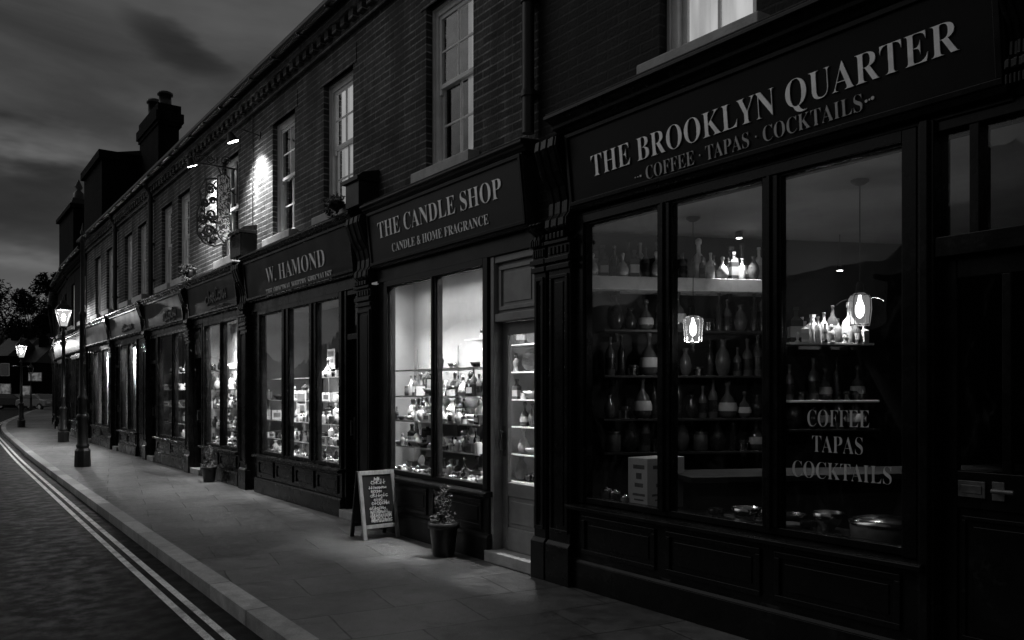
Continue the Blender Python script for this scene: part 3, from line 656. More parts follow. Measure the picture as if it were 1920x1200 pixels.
# ------------------------------------------------------------------ goods
PROTO = {}
def proto(kind, mats, f, h, w):
    mb = MB(); f(mb); me_o = mb.build(kind, mats); me = me_o.data; bpy.data.objects.remove(me_o); PROTO.setdefault(kind, []).append((me, h, w))
def g_pillar(r, h): return lambda mb: (mb.lathe([(r, 0), (r, h-.01), (r*.94, h)], seg=14), mb.m(1), mb.cyl((0, 0, h), (0, 0, h+.012), .002, seg=5))
def g_jar(r, h): return lambda mb: (mb.lathe([(r*.92, 0), (r, .008), (r, h*.8), (r*.9, h*.84)], seg=14), mb.m(1), mb.lathe([(r*.96, h*.84), (r*.96, h), (r*.3, h), (r*.25, h+.012)], seg=14))
def g_bottle(r, h): return lambda mb: (mb.lathe([(r*.95, 0), (r, .01), (r, h*.55), (r*.75, h*.66), (r*.33, h*.74), (r*.32, h*.93), (r*.4, h*.94), (r*.4, h)], seg=12), mb.m(1), mb.lathe([(r*1.01, h*.16), (r*1.012, h*.17), (r*1.012, h*.45), (r*1.01, h*.46)], seg=12, cap=False))
def g_box(w, d, h): return lambda mb: (mb.box(-d/2, d/2, -w/2, w/2, 0, h), mb.m(1), mb.box(-d/2-.002, -d/2, -w*.34, w*.34, h*.25, h*.72), mb.box(-d/2-.003, d/2+.003, -.006, .006, h*.8, h+.002))
def g_bowl(r, h): return lambda mb: mb.lathe([(r*.4, 0), (r*.42, .01), (r*.75, h*.45), (r, h), (r*.95, h), (r*.6, h*.35), (r*.1, h*.2)], seg=18)
def g_vase(r, h): return lambda mb: mb.lathe([(r*.5, 0), (r*.8, h*.12), (r, h*.38), (r*.8, h*.62), (r*.36, h*.8), (r*.34, h*.88), (r*.55, h), (r*.4, h*.98)], seg=16)
def g_figure(h):
    def f(mb):
        mb.lathe([(h*.2, 0), (h*.22, h*.05), (h*.13, h*.12), (h*.17, h*.35), (h*.2, h*.55), (h*.1, h*.68), (h*.07, h*.72)], seg=10); mb.lathe([(h*.04, h*.7), (h*.11, h*.78), (h*.125, h*.86), (h*.08, h*.96), (h*.02, h)], seg=10)
        mb.cyl((-.0, h*.19, h*.52), (-h*.1, h*.12, h*.28), h*.05, h*.035, 6); mb.cyl((0, -h*.19, h*.52), (-h*.1, -h*.1, h*.3), h*.05, h*.035, 6)
    return f
def g_card(w, h):
    def f(mb):
        mb.obox((0, 0, h/2), Vector((0, 1, 0)), Vector((.2, 0, .98)).normalized(), Vector((-.98, 0, .2)).normalized(), w/2, h/2, .003)
        mb.m(1); mb.obox((-.006, 0, h*.62), Vector((0, 1, 0)), Vector((.2, 0, .98)).normalized(), Vector((-.98, 0, .2)).normalized(), w*.36, h*.10, .002)
        mb.obox((-.012, 0, h*.36), Vector((0, 1, 0)), Vector((.2, 0, .98)).normalized(), Vector((-.98, 0, .2)).normalized(), w*.28, h*.05, .002)
        mb.cyl((.0, 0, 0.003), (.05, 0, .003), .003, seg=4)
    return f
def g_lantern(w, h):
    def f(mb):
        mb.box(-w/2, w/2, -w/2, w/2, 0, h*.06); mb.box(-w/2, w/2, -w/2, w/2, h*.66, h*.72); mb.lathe([(w*.66, h*.72), (w*.2, h*.88), (w*.1, h*.9)], seg=4, rot=R(45), smooth=False)
        for a in (-1, 1):
            for b in (-1, 1): mb.box(a*w*.44-w*.05, a*w*.44+w*.05, b*w*.44-w*.05, b*w*.44+w*.05, h*.06, h*.66)
        mb.tube([(0, w*.3*math.cos(q), h*.9+w*.3*math.sin(q)) for q in [math.pi*i/6 for i in range(7)]], .004, 5)
        mb.m(1); mb.lathe([(w*.2, h*.06), (w*.2, h*.35)], seg=10)
    return f
def g_plate(r): return lambda mb: (mb.obox((.03, 0, r*1.0), Vector((0, 1, 0)), Vector((.25, 0, .97)).normalized(), Vector((-.97, 0, .25)).normalized(), r*.3, r*.1, .004), mb.cyl((.02+.006, 0, r), (.02-.006*1.0, 0, r+.003), r, r, 20, False))
def g_tin(r, h): return lambda mb: (mb.lathe([(r, 0), (r, h*.7)], seg=16), mb.m(1), mb.lathe([(r*1.03, h*.7), (r*1.03, h*.96), (r*.98, h)], seg=16))
for nm, ma in (('white', P_WHITE), ('pale', P_PALE), ('grey', P_GREY), ('dark', P_DARK)):
    proto(nm+' pillar candle', [ma, INK], g_pillar(.034, .11), .13, .08); proto(nm+' jar', [ma, P_METAL if nm != 'white' else P_GREY], g_jar(.04, .10), .115, .09)
    proto(nm+' bottle', [ma if nm in ('white', 'pale') else P_GLASS, PAPER], g_bottle(.034, .235), .235, .075); proto(nm+' gift box', [ma, INK if nm != 'dark' else PAPER], g_box(.11, .08, .09), .09, .12)
    proto(nm+' vase', [ma], g_vase(.055, .19), .19, .12); proto(nm+' figurine', [ma], g_figure(.16), .16, .08); proto(nm+' bowl', [ma], g_bowl(.075, .06), .06, .16); proto(nm+' tin', [ma, P_METAL], g_tin(.042, .075), .075, .09)
for nm, ma in (('white', P_WHITE), ('grey', P_GREY), ('dark', P_DARK)):
    proto(nm+' round decanter', [P_GLASS if nm != 'white' else ma, PAPER], (lambda mb: (mb.lathe([(.035, 0), (.055, .02), (.060, .07), (.04, .13), (.014, .16), (.013, .21), (.02, .215), (.02, .24), (.008, .25)], seg=14), mb.m(1), mb.lathe([(.0585, .045), (.0605, .07), (.053, .1)], seg=14, cap=False))), .25, .12)
    proto(nm+' square bottle', [P_GLASS if nm != 'white' else ma, PAPER], (lambda mb: (mb.lathe([(.05, 0), (.052, .01), (.052, .14), (.02, .165), (.018, .2), (.024, .202), (.024, .225)], seg=4, rot=.785, smooth=False), mb.m(1), mb.lathe([(.0525, .03), (.0525, .10)], seg=4, rot=.785, smooth=False, cap=False))), .225, .08)
proto('dark plain bottle', [P_GLASS, P_DARK], g_bottle(.036, .26), .26, .08); proto('dark plain flask', [P_GLASS, P_DARK], g_vase(.05, .2), .2, .11); proto('dark plain jar', [P_GLASS, P_DARK], g_jar(.045, .12), .13, .1)
proto('dark tall bottle', [P_DARK, P_DARK], g_bottle(.03, .31), .31, .07)
proto('white price card', [PAPER, INK], g_card(.10, .12), .12, .11); proto('black lantern', [IRON, P_PALE], g_lantern(.11, .26), .25, .14); proto('silver plate', [P_METAL], g_plate(.085), .17, .18)
proto('silver bowl', [P_METAL], g_bowl(.07, .07), .07, .15); proto('silver tin', [P_METAL, P_DARK], g_tin(.045, .08), .08, .1)
ALLK = list(PROTO)
BRIGHT = [k for k in ALLK if k.split()[0] in ('white', 'pale')]; MIXED = ALLK+['white price card', 'white gift box', 'pale gift box', 'white gift box']; DARKK = [k for k in ALLK if k.split()[0] in ('dark', 'grey', 'silver', 'black')]
BOTTLES = ['white bottle', 'pale bottle', 'dark plain bottle', 'dark tall bottle', 'dark plain flask', 'dark plain bottle', 'grey round decanter', 'dark square bottle', 'grey square bottle', 'white round decanter']
SEEN = {}
def goods_row(y0, y1, x, z, kinds, where, seed, gap=.025, maxh=.3, scale=1.0, along=None, jx=.03, group=None):
    """a row of goods on one shelf; each is labelled by its neighbours"""
    rg = random.Random(seed); row = []; p = 0.0
    A = Vector((x, y0, z)); B = Vector((x, y1, z))
    if along: A, B = along
    L = (B-A).length; u = (B-A).normalized(); prev = None
    while True:
        k = rg.choice(kinds); me, h, w = PROTO[k][0]; s = scale*rg.uniform(.82, 1.25)
        if h*s > maxh: s = maxh/h
        if k == prev and rg.random() < .5: continue
        if p+w*s > L: break
        row.append((k, me, s, p+w*s/2)); p += w*s+rg.uniform(.0, gap*2); prev = k
    nv = Vector((u.y, -u.x, 0))
    for i, (k, me, s, q) in enumerate(row):
        o = bpy.data.objects.new(k.replace(' ', '_').replace('white_', '').replace('pale_', '').replace('grey_', '').replace('dark_', ''), me); COL.objects.link(o)
        o.location = A+u*q+nv*rg.uniform(-jx, jx); o.scale = (s, s, s*rg.uniform(.9, 1.12) if h else s); o.rotation_euler = (0, 0, rg.uniform(-.5, .5)+math.atan2(-u.x, u.y))
        l = row[i+1][0] if i+1 < len(row) else None; r = row[i-1][0] if i else None
        lab = f"{k} " + (f"between {l} and {r}" if l and r else f"at the left end beside {r}" if r else f"at the right end beside {l}" if l else "standing alone") + f", {where}"
        if words(lab) > 16: lab = lab.replace('price card', 'card').replace('standing ', '').replace('pillar candle', 'candle').replace('round decanter', 'decanter').replace('at the left end beside', 'leftmost, by').replace('at the right end beside', 'rightmost, by').replace(' gift box', ' box').replace(' plain ', ' ').replace(' tall ', ' ').replace(' square ', ' ')
        SEEN.setdefault(lab, []).append(o); tag(o, lab, k.split()[-1] if k.split()[-1] not in ('candle', 'box', 'card') else ' '.join(k.split()[-2:]), group)
    return row

# ---- candle shop interior
O = (0, 5.0, 0)
inner(cdl, O, [(0, (.50, .53, 6.52, 8.19, 0, 2.78)), (0, (.06, .50, 8.16, 8.19, 0, 2.78)), (1, (.06, .53, 5.90, 8.19, 2.78, 2.82)), (0, (.06, .50, 5.90, 8.16, .57, .60)),
               (0, (1.55, 1.58, 5.26, 6.6, 0, 2.78)), (0, (.16, 1.55, 5.255, 5.28, 0, 2.78)), (1, (.10, 1.58, 5.255, 5.90, 2.781, 2.82)), (1, (.53, 1.58, 5.9, 6.6, 2.782, 2.82)), (2, (.13, 1.55, 5.28, 6.6, .05, .1)), (0, (.53, 1.58, 6.6, 6.63, 0, 2.78))], [CANDLEWALL, CEILP, DARKWOOD])
fx = ceiling_lamp(7.05, .15, 2.735, 1.9, 15, 'strip lamp on the ceiling of the bright candle display', .04, .1, 150)
lamp('AREA', (0.0, 0, -.03), 60, fx, shape='RECTANGLE', size=.08, size_y=1.9, spread=R(64), rot=(0, -.06, 0))
ceiling_lamp(5.7, .40, 2.74, .4, 9, 'short strip lamp behind the candle shop door', spots=((.1, 380),), saim=.12)
CZ = [.60, .98, 1.32, 1.72, 2.05]
shelf_unit('white tiered shelves filling the bright two-pane window', 6.28, 8.05, .14, .485, [.91, 1.19, 1.46, 1.74], m=GLASS)
for i, (z, ks, gp) in enumerate(((.60, BRIGHT+MIXED, .003), (.91, BRIGHT*3+DARKK, .003), (1.19, BRIGHT*2+DARKK, .004), (1.46, MIXED, .012))):
    wh = ['candle window floor', 'lowest candle shelf', 'second candle shelf', 'third candle shelf'][i]
    goods_row(6.3, 8.02, .41, z, ks+['white gift box', 'white price card', 'pale gift box'], 'back of '+wh, 100+i, gp, .25, 1.35)
    goods_row(6.3, 8.02, .30, z, ks+['white gift box', 'white jar', 'white tin'], 'middle of '+wh, 150+i, gp, .22, 1.2)
    if i < 3: goods_row(6.3, 8.0, .19, z, ks, 'front of '+wh, 200+i, gp*1.5, .15, .85)
goods_row(6.3, 6.75, .36, 1.74, MIXED, 'top candle window shelf', 310, .01, .26); goods_row(7.05, 7.6, .36, 1.74, DARKK, 'top candle shelf further left', 311, .05, .2)
goods_row(6.3, 6.62, .34, 2.02, BRIGHT, 'high glass shelf, candle window', 313, .01, .25)
shelf_unit('small glass shelf high at the right of the candle window', 6.28, 6.66, .22, .485, [2.02], m=GLASS, posts=False)
goods_row(6.02, 7.95, .10, .60, BRIGHT+MIXED, 'along the candle window glass', 312, .004, .12, .8)
shelf_unit('white wall shelves seen through the candle shop door', 5.72, 6.5, .60, .86, [.35, .62, .89, 1.16, 1.43, 1.70, 1.97], posts=False)
for i, z in enumerate((.35, .62, .89, 1.16, 1.43, 1.70, 1.97)):
    goods_row(5.74, 6.48, .70, z, BRIGHT*2+DARKK, ['lowest', 'second', 'third', 'fourth', 'fifth', 'sixth', 'top'][i]+' shelf behind candle door', 330+i, .003, .25, 1.05)
# ---- black three-pane shop interior
O = (0, 8.45, 0)
def display(root, O, ya, yb, depth, back, side, zf=.54, zc=2.78):
    inner(root, O, [(0, (depth, depth+.03, ya, yb, 0, zc)), (1, (.06, depth, yb, yb+.03, 0, zc)), (1, (.06, depth, ya-.03, ya, 0, zc)), (2, (.06, depth+.03, ya-.03, yb+.03, zc, zc+.04)), (3, (.06, depth, ya, yb, zf-.03, zf))], [back, side, CEILP, DARKWOOD])
display(ham, O, 8.95, 12.4, .95, INNERDARK, INNERGREY)
ceiling_lamp(10.6, .15, 2.74, 2.6, 26, 'strip lamp on the ceiling of the black three-pane shop', .04, .25, 120, ((-1.2, 600), (-.5, 656), (.2, 928), (.9, 819)), .30, 70)
shelf_unit('dark display shelves in the three-pane black shop window', 9.05, 12.3, .20, .56, [.80, 1.08, 1.38, 1.70], m=GLASS)
for i, z in enumerate((.54, .80, 1.08, 1.38, 1.70)):
    wh = ['floor', 'lowest shelf', 'second shelf', 'third shelf', 'top shelf'][i]+', three-pane black shop'
    goods_row(9.1, 11.9 if i < 4 else 11.3, .44, z, MIXED, wh, 400+i, .006 if i < 3 else .03, .26, 1.1)
    if i in (1, 2): goods_row(9.1, 11.7, .28, z, MIXED, 'front, '+wh, 440+i, .01, .15, .9)
goods_row(8.98, 12.2, .30, .54, MIXED, 'mid-floor of three-pane window', 410, .015, .2); goods_row(8.98, 12.2, .13, .54, MIXED, 'glass edge of three-pane window', 411, .02, .14)
def poster(y, z, w, h, x, label):
    p = empty('display_board', (x, y, z), label, 'board'); b = MB(); b.box(-.006, .006, -w/2, w/2, 0, h); b.build('board', PAPER, p)
    b = MB(); b.box(-.010, -.0065, -w*.4, w*.4, h*.62, h*.9); b.box(-.010, -.0065, -w*.36, w*.1, h*.3, h*.5); b.box(-.010, -.0065, -w*.3, w*.3, h*.1, h*.16); b.build('print', P_GREY, p); return p
poster(11.95, 1.30, .30, .55, .90, 'tall pale board in the leftmost dim pane'); poster(11.15, 1.10, .34, .42, .33, 'pale board at mid height in the middle dim pane'); poster(11.35, 1.85, .26, .30, .88, 'small pale board high in the middle dim pane'); poster(9.7, 1.82, .30, .22, .33, 'small bright card high in the right dim pane')

# ---- bright two-pane shop
O = (0, 12.62, 0); display(s4, O, 12.72, 15.7, .62, INNERWALL, INNERWALL, .52)
ceiling_lamp(14.2, .15, 2.74, 1.5, 60, 'strip lamp inside the bright far two-pane window', .04, .2, 140, ((-.6, 439), (0, 439), (.6, 439)), .26, 70)
shelf_unit('white shelves in the bright window below the faded sign', 12.8, 15.6, .16, .58, [.85, 1.2, 1.55, 1.9], m=GLASS)
for i, z in enumerate((.52, .85, 1.2, 1.55, 1.9)):
    wh = ['floor', 'lowest shelf', 'second shelf', 'third shelf', 'top shelf'][i]+' below the faded sign'
    goods_row(13.2, 15.5, .44, z, MIXED if i < 4 else BRIGHT, wh, 500+i, .01 if i < 4 else .06, .3, 1.35)
    if i < 3: goods_row(13.0, 15.3, .26, z, MIXED, 'front, '+wh, 540+i, .02, .22, 1.15)
goods_row(12.8, 15.2, .14, .52, MIXED, 'at glass below faded sign', 510, .02, .2, 1.1)
poster(14.7, 1.95, .5, .28, .56, 'pale printed board at the top of the bright far window')
# ---- dim shop
O = (0, 15.82, 0); display(s5, O, 15.9, 19.2, .7, INNERDARK, INNERGREY, .52)
ceiling_lamp(17.0, .15, 2.74, 1.2, 50, 'strip lamp inside the fourth shopfront from the bar', .04, .2, 140, ((-.8, 1008), (-.2, 806), (.5, 605)), .30, 70)
shelf_unit('dark shelves in the fourth shopfront from the bar', 16.2, 18.9, .2, .6, [.85, 1.2, 1.55, 1.9], m=GLASS)
for i, z in enumerate((.52, .85, 1.2, 1.55, 1.9)):
    goods_row(16.4, 18.8, .40, z, MIXED, ['floor', 'lowest shelf', 'second shelf', 'third shelf', 'top shelf'][i]+' of the fourth shopfront', 600+i, .05, .3, 1.4)
for (yw, x1, zs, nm_, sd, m_) in ((15.45, .60, (.85, 1.2, 1.55, 1.9), 'bright window below the faded sign', 900, MIXED), (18.95, .66, (.85, 1.2, 1.55), 'fourth shopfront', 920, MIXED), (12.2, .80, (.80, 1.08, 1.38), 'three-pane black shop', 940, MIXED)):
    u = empty('side_shelf', (.35, yw, zs[0]), 'glass side shelves on the end wall, '+nm_, 'shelf')
    for i, z in enumerate(zs):
        b = MB(u.location); b.box(.08, x1, yw-.14, yw+.14, z-.014, z-.001); b.build('shelf', GLASS, u)
        goods_row(0, 0, 0, 0, m_, ['low', 'second', 'third', 'top'][i]+' side shelf, '+nm_.replace('bright window ', '').replace(' black', ''), sd+i, .004, .27, 1.15, along=(Vector((x1-.02, yw-.03, z)), Vector((.09, yw-.03, z))), jx=.04)
# ---- two grey windows with blinds
O = (0, 19.35, 0); display(s6, O, 19.45, 23.2, .7, INNERGREY, INNERWALL, .52)
ceiling_lamp(21.2, .15, 2.74, 1.2, 170, 'strip lamp inside the fifth shopfront from the bar')
goods_row(20.0, 22.2, .4, .52, MIXED, 'floor of the fifth shopfront', 700, .05, .5, 2.0)
O = (0, 23.4, 0); display(s7, O, 23.5, 27.3, .7, INNERWALL, INNERWALL, .52)
ceiling_lamp(24.9, .15, 2.74, 1.4, 220, 'strip lamp inside the last shop before the tall post')
goods_row(23.6, 26.3, .4, .52, MIXED, 'last shop before tall post', 710, .05, .5, 2.0)
def curtain(label, ya, yb, x, z0, z1, m):
    o = empty('hanging_curtain', (x, (ya+yb)/2, z0), label, 'curtain'); c = MB(o.location); v = []; k = 30
    for i in range(k+1):
        y = ya+(yb-ya)*i/k; xx = x+.03*math.sin(i*1.7); v += [(xx, y, z0), (xx, y, z1), (xx+.006, y, z1), (xx+.006, y, z0)]
    f = []
    for i in range(k):
        for j in range(4): f.append((4*i+j, 4*i+(j+1) % 4, 4*i+4+(j+1) % 4, 4*i+4+j))
    c.add(v, f, True); c.build('cloth', m, o); b = MB(o.location); b.cyl((x, ya-.04, z1+.01), (x, yb+.04, z1+.01), .012, seg=8); b.build('rail', IRON, o); return o
curtain('pale drape at the left of the fifth shopfront', 21.5, 22.1, .2, .56, 2.6, INNERWALL); curtain('grey drape at the right of the fifth shopfront', 20.3, 20.9, .25, .56, 2.6, NETCURT)
curtain('pale drape at the left of the last shop window', 25.3, 25.9, .2, .56, 2.6, INNERWALL); curtain('pale drape mid window in the last shop', 24.2, 24.7, .25, .56, 2.6, P_PALE)

# ------------------------------------------------------------------ inside the tapas bar
O = (0, 0.55, 0)
A0 = Vector((.30, 5.19, 0)); DV = Vector((1.42, -.71, 0)).normalized(); NV = Vector((-DV.y, DV.x, 0))*-1   # angled back wall; NV points into the room
if NV.y > 0: NV = -NV
m_ = MB(O); UPV = Vector((0, 0, 1))
m_.obox(A0+DV*2.6-NV*.06+UPV*1.43, DV, NV, UPV, 2.62, .05, 1.43)
m_.m(1); m_.box(.10, 5.2, .4, 5.3, 2.86, 2.9); m_.m(2); m_.box(.10, 5.2, .4, 5.3, -.05, 0.02); m_.m(0); m_.box(5.0, 5.05, .4, 5.3, 0, 2.86); m_.box(.1, 5.0, .35, .4, 0, 2.86); m_.box(.1, .34, 5.19, 5.24, 0, 2.86)
m_.m(2); m_.box(.06, .62, 2.0, 4.75, .60, .63)
m_.build('interior', [INNERDARK, CEILP, DARKWOOD], bar)
sh = empty('wall_shelf', A0+DV*1.2+NV*.16+UPV*2.40, 'long white shelf high on the bar back wall', 'shelf')
b = MB(sh.location); b.obox(A0+DV*.92+NV*.14+UPV*2.40, DV, NV, UPV, .86, .15, .055); b.build('board', P_WHITE, sh, .004)
for q in (.4, 1.4): b = MB(sh.location); b.obox(A0+DV*q+NV*.08+UPV*2.31, DV, NV, UPV, .015, .09, .035); b.build('bracket', IRON, sh)
goods_row(0, 0, 0, 0, BOTTLES, 'on the long white bar shelf', 800, .015, .34, 1.15, along=(A0+DV*.10+NV*.14+UPV*2.457, A0+DV*1.74+NV*.14+UPV*2.457), jx=.04)
def bar_shelf(q0, q1, z, label, seed, kinds, where, th=.02, sc=1.2, gap=.006, dep=.14):
    s = empty('wall_shelf', A0+DV*((q0+q1)/2)+NV*dep+UPV*(z-.02), label, 'shelf'); b = MB(s.location); b.obox(A0+DV*((q0+q1)/2)+NV*dep+UPV*(z-th/2-.001), DV, NV, UPV, (q1-q0)/2, .13, th/2); b.build('board', SHELFM if 'lit' in where or 'lower' in where else DARKWOOD, s, .003)
    for q in (q0+.15, q1-.15): b = MB(s.location); b.obox(A0+DV*q+NV*.06+UPV*(z-th-.04), DV, NV, UPV, .012, .07, .035); b.build('bracket', IRON, s)
    goods_row(0, 0, 0, 0, kinds, where, seed, gap, .34, sc, along=(A0+DV*(q0+.03)+NV*(dep+.03)+UPV*z, A0+DV*(q1-.03)+NV*(dep+.03)+UPV*z), jx=.04)
bar_shelf(1.90, 2.70, 1.93, 'lit bottle shelf right of the second mullion in the bar', 810, ['white bottle', 'pale bottle', 'white square bottle', 'white round decanter', 'grey bottle', 'dark square bottle'], 'on the lit bar bottle shelf')
bar_shelf(1.90, 2.75, 1.43, 'lower bottle shelf under the lit bottles in the bar', 811, ['dark plain bottle', 'dark plain bottle', 'dark plain flask', 'dark plain jar', 'dark tall bottle', 'dark round decanter', 'silver tin', 'dark vase'], 'on the lower bar bottle shelf')
bar_shelf(.25, 1.8, 1.64, 'dark bottle shelf behind the left pendant lamp', 812, ['dark plain bottle', 'dark plain bottle', 'dark plain flask', 'dark plain jar', 'dark tall bottle', 'dark round decanter', 'silver tin', 'dark vase'], 'behind the left pendant lamp')
bar_shelf(.25, 1.8, 1.28, 'low dark shelf behind the left pendant lamp', 813, ['dark plain bottle', 'dark plain bottle', 'dark plain flask', 'dark plain jar', 'dark tall bottle', 'dark round decanter', 'silver tin', 'dark vase'], 'low behind the left pendant')
for zz, nm_ in ((2.02, 'third'), (1.0, 'fourth')): bar_shelf(.25, 1.8, zz, nm_+' dark shelf of bottles behind the left pendant lamp', 830+int(zz*10), ['dark plain bottle', 'dark plain bottle', 'dark plain flask', 'dark plain jar', 'dark tall bottle', 'dark round decanter', 'silver tin', 'dark vase'], nm_+' pendant shelf')
bar_shelf(1.90, 2.75, 1.18, 'dark shelf of jars low behind the window lettering', 850, ['dark plain bottle', 'dark plain bottle', 'dark plain flask', 'dark plain jar', 'dark tall bottle', 'dark round decanter', 'silver tin', 'dark vase'], 'low behind the lettering')
goods_row(0, 0, 0, 0, ['white bottle', 'pale bottle', 'grey bottle', 'white square bottle', 'white figurine', 'silver tin'], 'front of lit bottle shelf', 851, .004, .2, .8, along=(A0+DV*1.95+NV*.25+UPV*1.93, A0+DV*2.66+NV*.25+UPV*1.93), jx=.01)
goods_row(0, 0, 0, 0, BOTTLES, 'front of long white shelf', 852, .01, .25, .9, along=(A0+DV*.12+NV*.24+UPV*2.457, A0+DV*1.72+NV*.24+UPV*2.457), jx=.01)
ct = empty('bar_counter', A0+DV*2.6+NV*.85, 'dark bar counter with a paler top edge behind the window', 'counter')
b = MB(ct.location); b.obox(A0+DV*2.6+NV*.85+UPV*.42, DV, NV, UPV, 1.9, .22, .42); b.build('front', DARKWOOD, ct); b = MB(ct.location); b.obox(A0+DV*2.6+NV*.87+UPV*.86, DV, NV, UPV, 1.96, .28, .022); b.build('top', DARKWOOD, ct, .004)
def pendant(loc, ztop, label, power, kind):
    p = empty('pendant_lamp', (loc[0], loc[1], ztop), label, 'lamp'); H = ztop-loc[2]
    b = MB(); b.lathe([(.055, 0), (.055, -.012), (.03, -.03), (.01, -.035)], seg=16); b.build('ceiling_rose', IRON, p)
    b = MB(); b.cyl((0, 0, -.03), (0, 0, -H+.25), .0035, seg=6); b.build('cable', IRON, p)
    b = MB(); b.lathe([(.01, -H+.28), (.022, -H+.26), (.026, -H+.21), (.03, -H+.205), (.03, -H+.19)], seg=14); b.build('lamp_holder', IRON, p)
    b = MB()
    if kind == 0: pr = [(.03, -H+.205), (.072, -H+.185), (.078, -H+.17), (.070, -H+.09), (.064, -H)]
    else: pr = [(.03, -H+.205), (.055, -H+.19), (.068, -H+.17), (.072, -H+.10), (.060, -H)]
    b.lathe(pr, seg=8 if kind == 0 else 20, smooth=kind == 1, cap=False); b.build('shade', PEND_G, p)
    b = MB(); ns = 8 if kind == 0 else 4
    for i in range(ns):
        q = 2*math.pi*i/ns; b.tube([(r_*1.015*math.cos(q), r_*1.015*math.sin(q), z_) for r_, z_ in pr], .0028, 5)
    for r_, z_ in (pr[1], pr[-1]): b.tube([(r_*1.015*math.cos(2*math.pi*i/ns*1.0), r_*1.015*math.sin(2*math.pi*i/ns), z_) for i in range(ns+1)] if kind == 0 else [(r_*1.015*math.cos(2*math.pi*i/20), r_*1.015*math.sin(2*math.pi*i/20), z_) for i in range(21)], .003, 5)
    b.build('shade_frame', P_METAL if kind == 0 else IRON, p)
    b = MB(); b.lathe([(.008, -H+.19), (.012, -H+.16), (.026, -H+.12), (.028, -H+.09), (.02, -H+.06), (.006, -H+.045)], seg=12); bo = b.build('bulb', E_PEND, p)
    if kind == 1:
        b = MB(); b.tube([(-.0, .072+.0*i, -H+.165) if i == 0 else (0, .072+.03*i, -H+.165-.006*i*i+.01*i) for i in range(4)], .004, 5); b.tube([(0, -.072-.03*i, -H+.165-.006*i*i+.01*i) for i in range(4)], .004, 5); b.build('arm', P_METAL, p)
    else:
        b = MB(); b.lathe([(.012, -H-.0), (.016, -H-.02), (.006, -H-.04), (.012, -H-.06), (.004, -H-.085)], seg=8); b.build('finial', P_GLASS, p)
    lamp('POINT', (0, 0, -H+.02), power, p, shadow_soft_size=.03)
PEND_G = emit('pendant_glass', .11, trans=.85)
pendant((.72, 4.17, 1.89), 2.86, 'lit faceted glass pendant lamp behind the middle pane', 2.8, 0)
pendant((.73, 2.80, 1.93), 2.86, 'lit rounded jar pendant lamp with bare bulb behind the lettered pane', 3.0, 1)
# shelf downlights that light the bottles
for q, z, lb, pw in ((1.42, 2.80, 'small downlight over the bottles on the white shelf', 2.2), (2.35, 2.55, 'small downlight over the lit bottle shelf', 2.6)):
    P = A0+DV*q+NV*.30+UPV*z; d = empty('downlight', P, lb, 'lamp'); b = MB(); b.lathe([(.03, 0), (.03, .05), (.012, .055)], seg=12); b.build('can', IRON, d); b = MB(); b.lathe([(.024, -.004), (.024, -.001)], seg=12); b.build('lens', E_SPOT, d)
    if z < 2.7: b = MB(); b.cyl((0, 0, .055), (0, 0, 2.86-z), .004, seg=5); b.build('rod', IRON, d)
    lamp('SPOT', (0, 0, -.01), pw*20, d, spot_size=R(80), spot_blend=.6, shadow_soft_size=.02, rot=(0, 0, 0))
# things in the bar window
bx = empty('printed_box', (.16+.20, wy(1214, -.16)+.10, .63), 'pale printed card box standing in the bar window', 'box'); b = MB(); b.box(-.20, .20, -.10, .10, 0, .38); b.build('carton', PAPER, bx, .003)
b = MB()
for z, h_, w in ((.30, .030, .13), (.225, .045, .07), (.165, .030, .10), (.10, .018, .14), (.065, .012, .11)):
    b.box(-.2015, -.2002, -w/2-.005, w/2-.02, z, z+h_); b.box(-w*1.1, w*.9, -.1015, -.1002, z, z+h_*.9)
b.build('print', INK, bx)
goods_row(4.3, 4.7, .18, .63, ['dark jar', 'grey jar', 'silver tin', 'dark bottle'], 'left corner of the bar window', 820, .02, .2, 1.0)
goods_row(2.75, 3.72, .20, .63, ['silver bowl', 'grey bowl', 'dark bowl', 'silver tin'], 'along the bar window floor', 821, .01, .12, 1.15, jx=.06)
goods_row(2.75, 3.72, .42, .63, ['silver bowl', 'grey bowl', 'dark bowl'], 'behind the bowls on the bar window floor', 822, .01, .12, 1.2, jx=.05)
bk = empty('round_basket', (.30, 2.42, .63), 'wide round lidded basket at the right of the bar window', 'basket'); b = MB(); b.lathe([(.15, 0), (.165, .05), (.17, .10), (.165, .115)], seg=28); b.build('body', P_GREY, bk); b = MB(); b.lathe([(.175, .115), (.178, .13), (.15, .15), (.05, .165), (.01, .168)], seg=28); b.build('lid', P_METAL, bk)
# lettering on the right pane
def glass_text(s, xl, yl, xr, yr, cap, o):
    a = Vector((.0085, wy(xl), wz(xl, yl))); b = Vector((.0085, wy(xr), wz(xr, yr))); lettering(s, a, b, cap, GLASSLETTER, o, 0, .0015, .016, org=(0, .55, 0))
pane3 = sorted([o for o in bpy.data.objects if o.name.startswith('shop_window') and o.parent == bar][0].children, key=lambda o: min(v.co.y for v in o.data.vertices))[0]
for s, xl, yl, xr, yr, c in (('COFFEE', 1514, 799, 1630, 802, .092), ('TAPAS', 1523, 847, 1618, 853, .092), ('COCKTAILS', 1486, 893, 1672, 909, .092)):
    a = Vector((-.0005, wy(xl), wz(xl, yl))); b = Vector((-.0005, wy(xr), wz(xr, yr)))
    lo = lettering(s, a, b, c, GLASSLETTER, [q for q in bar.children if q.name.startswith('shop_window')][0], 0, .0012, .014, org=(0, .55, 0))

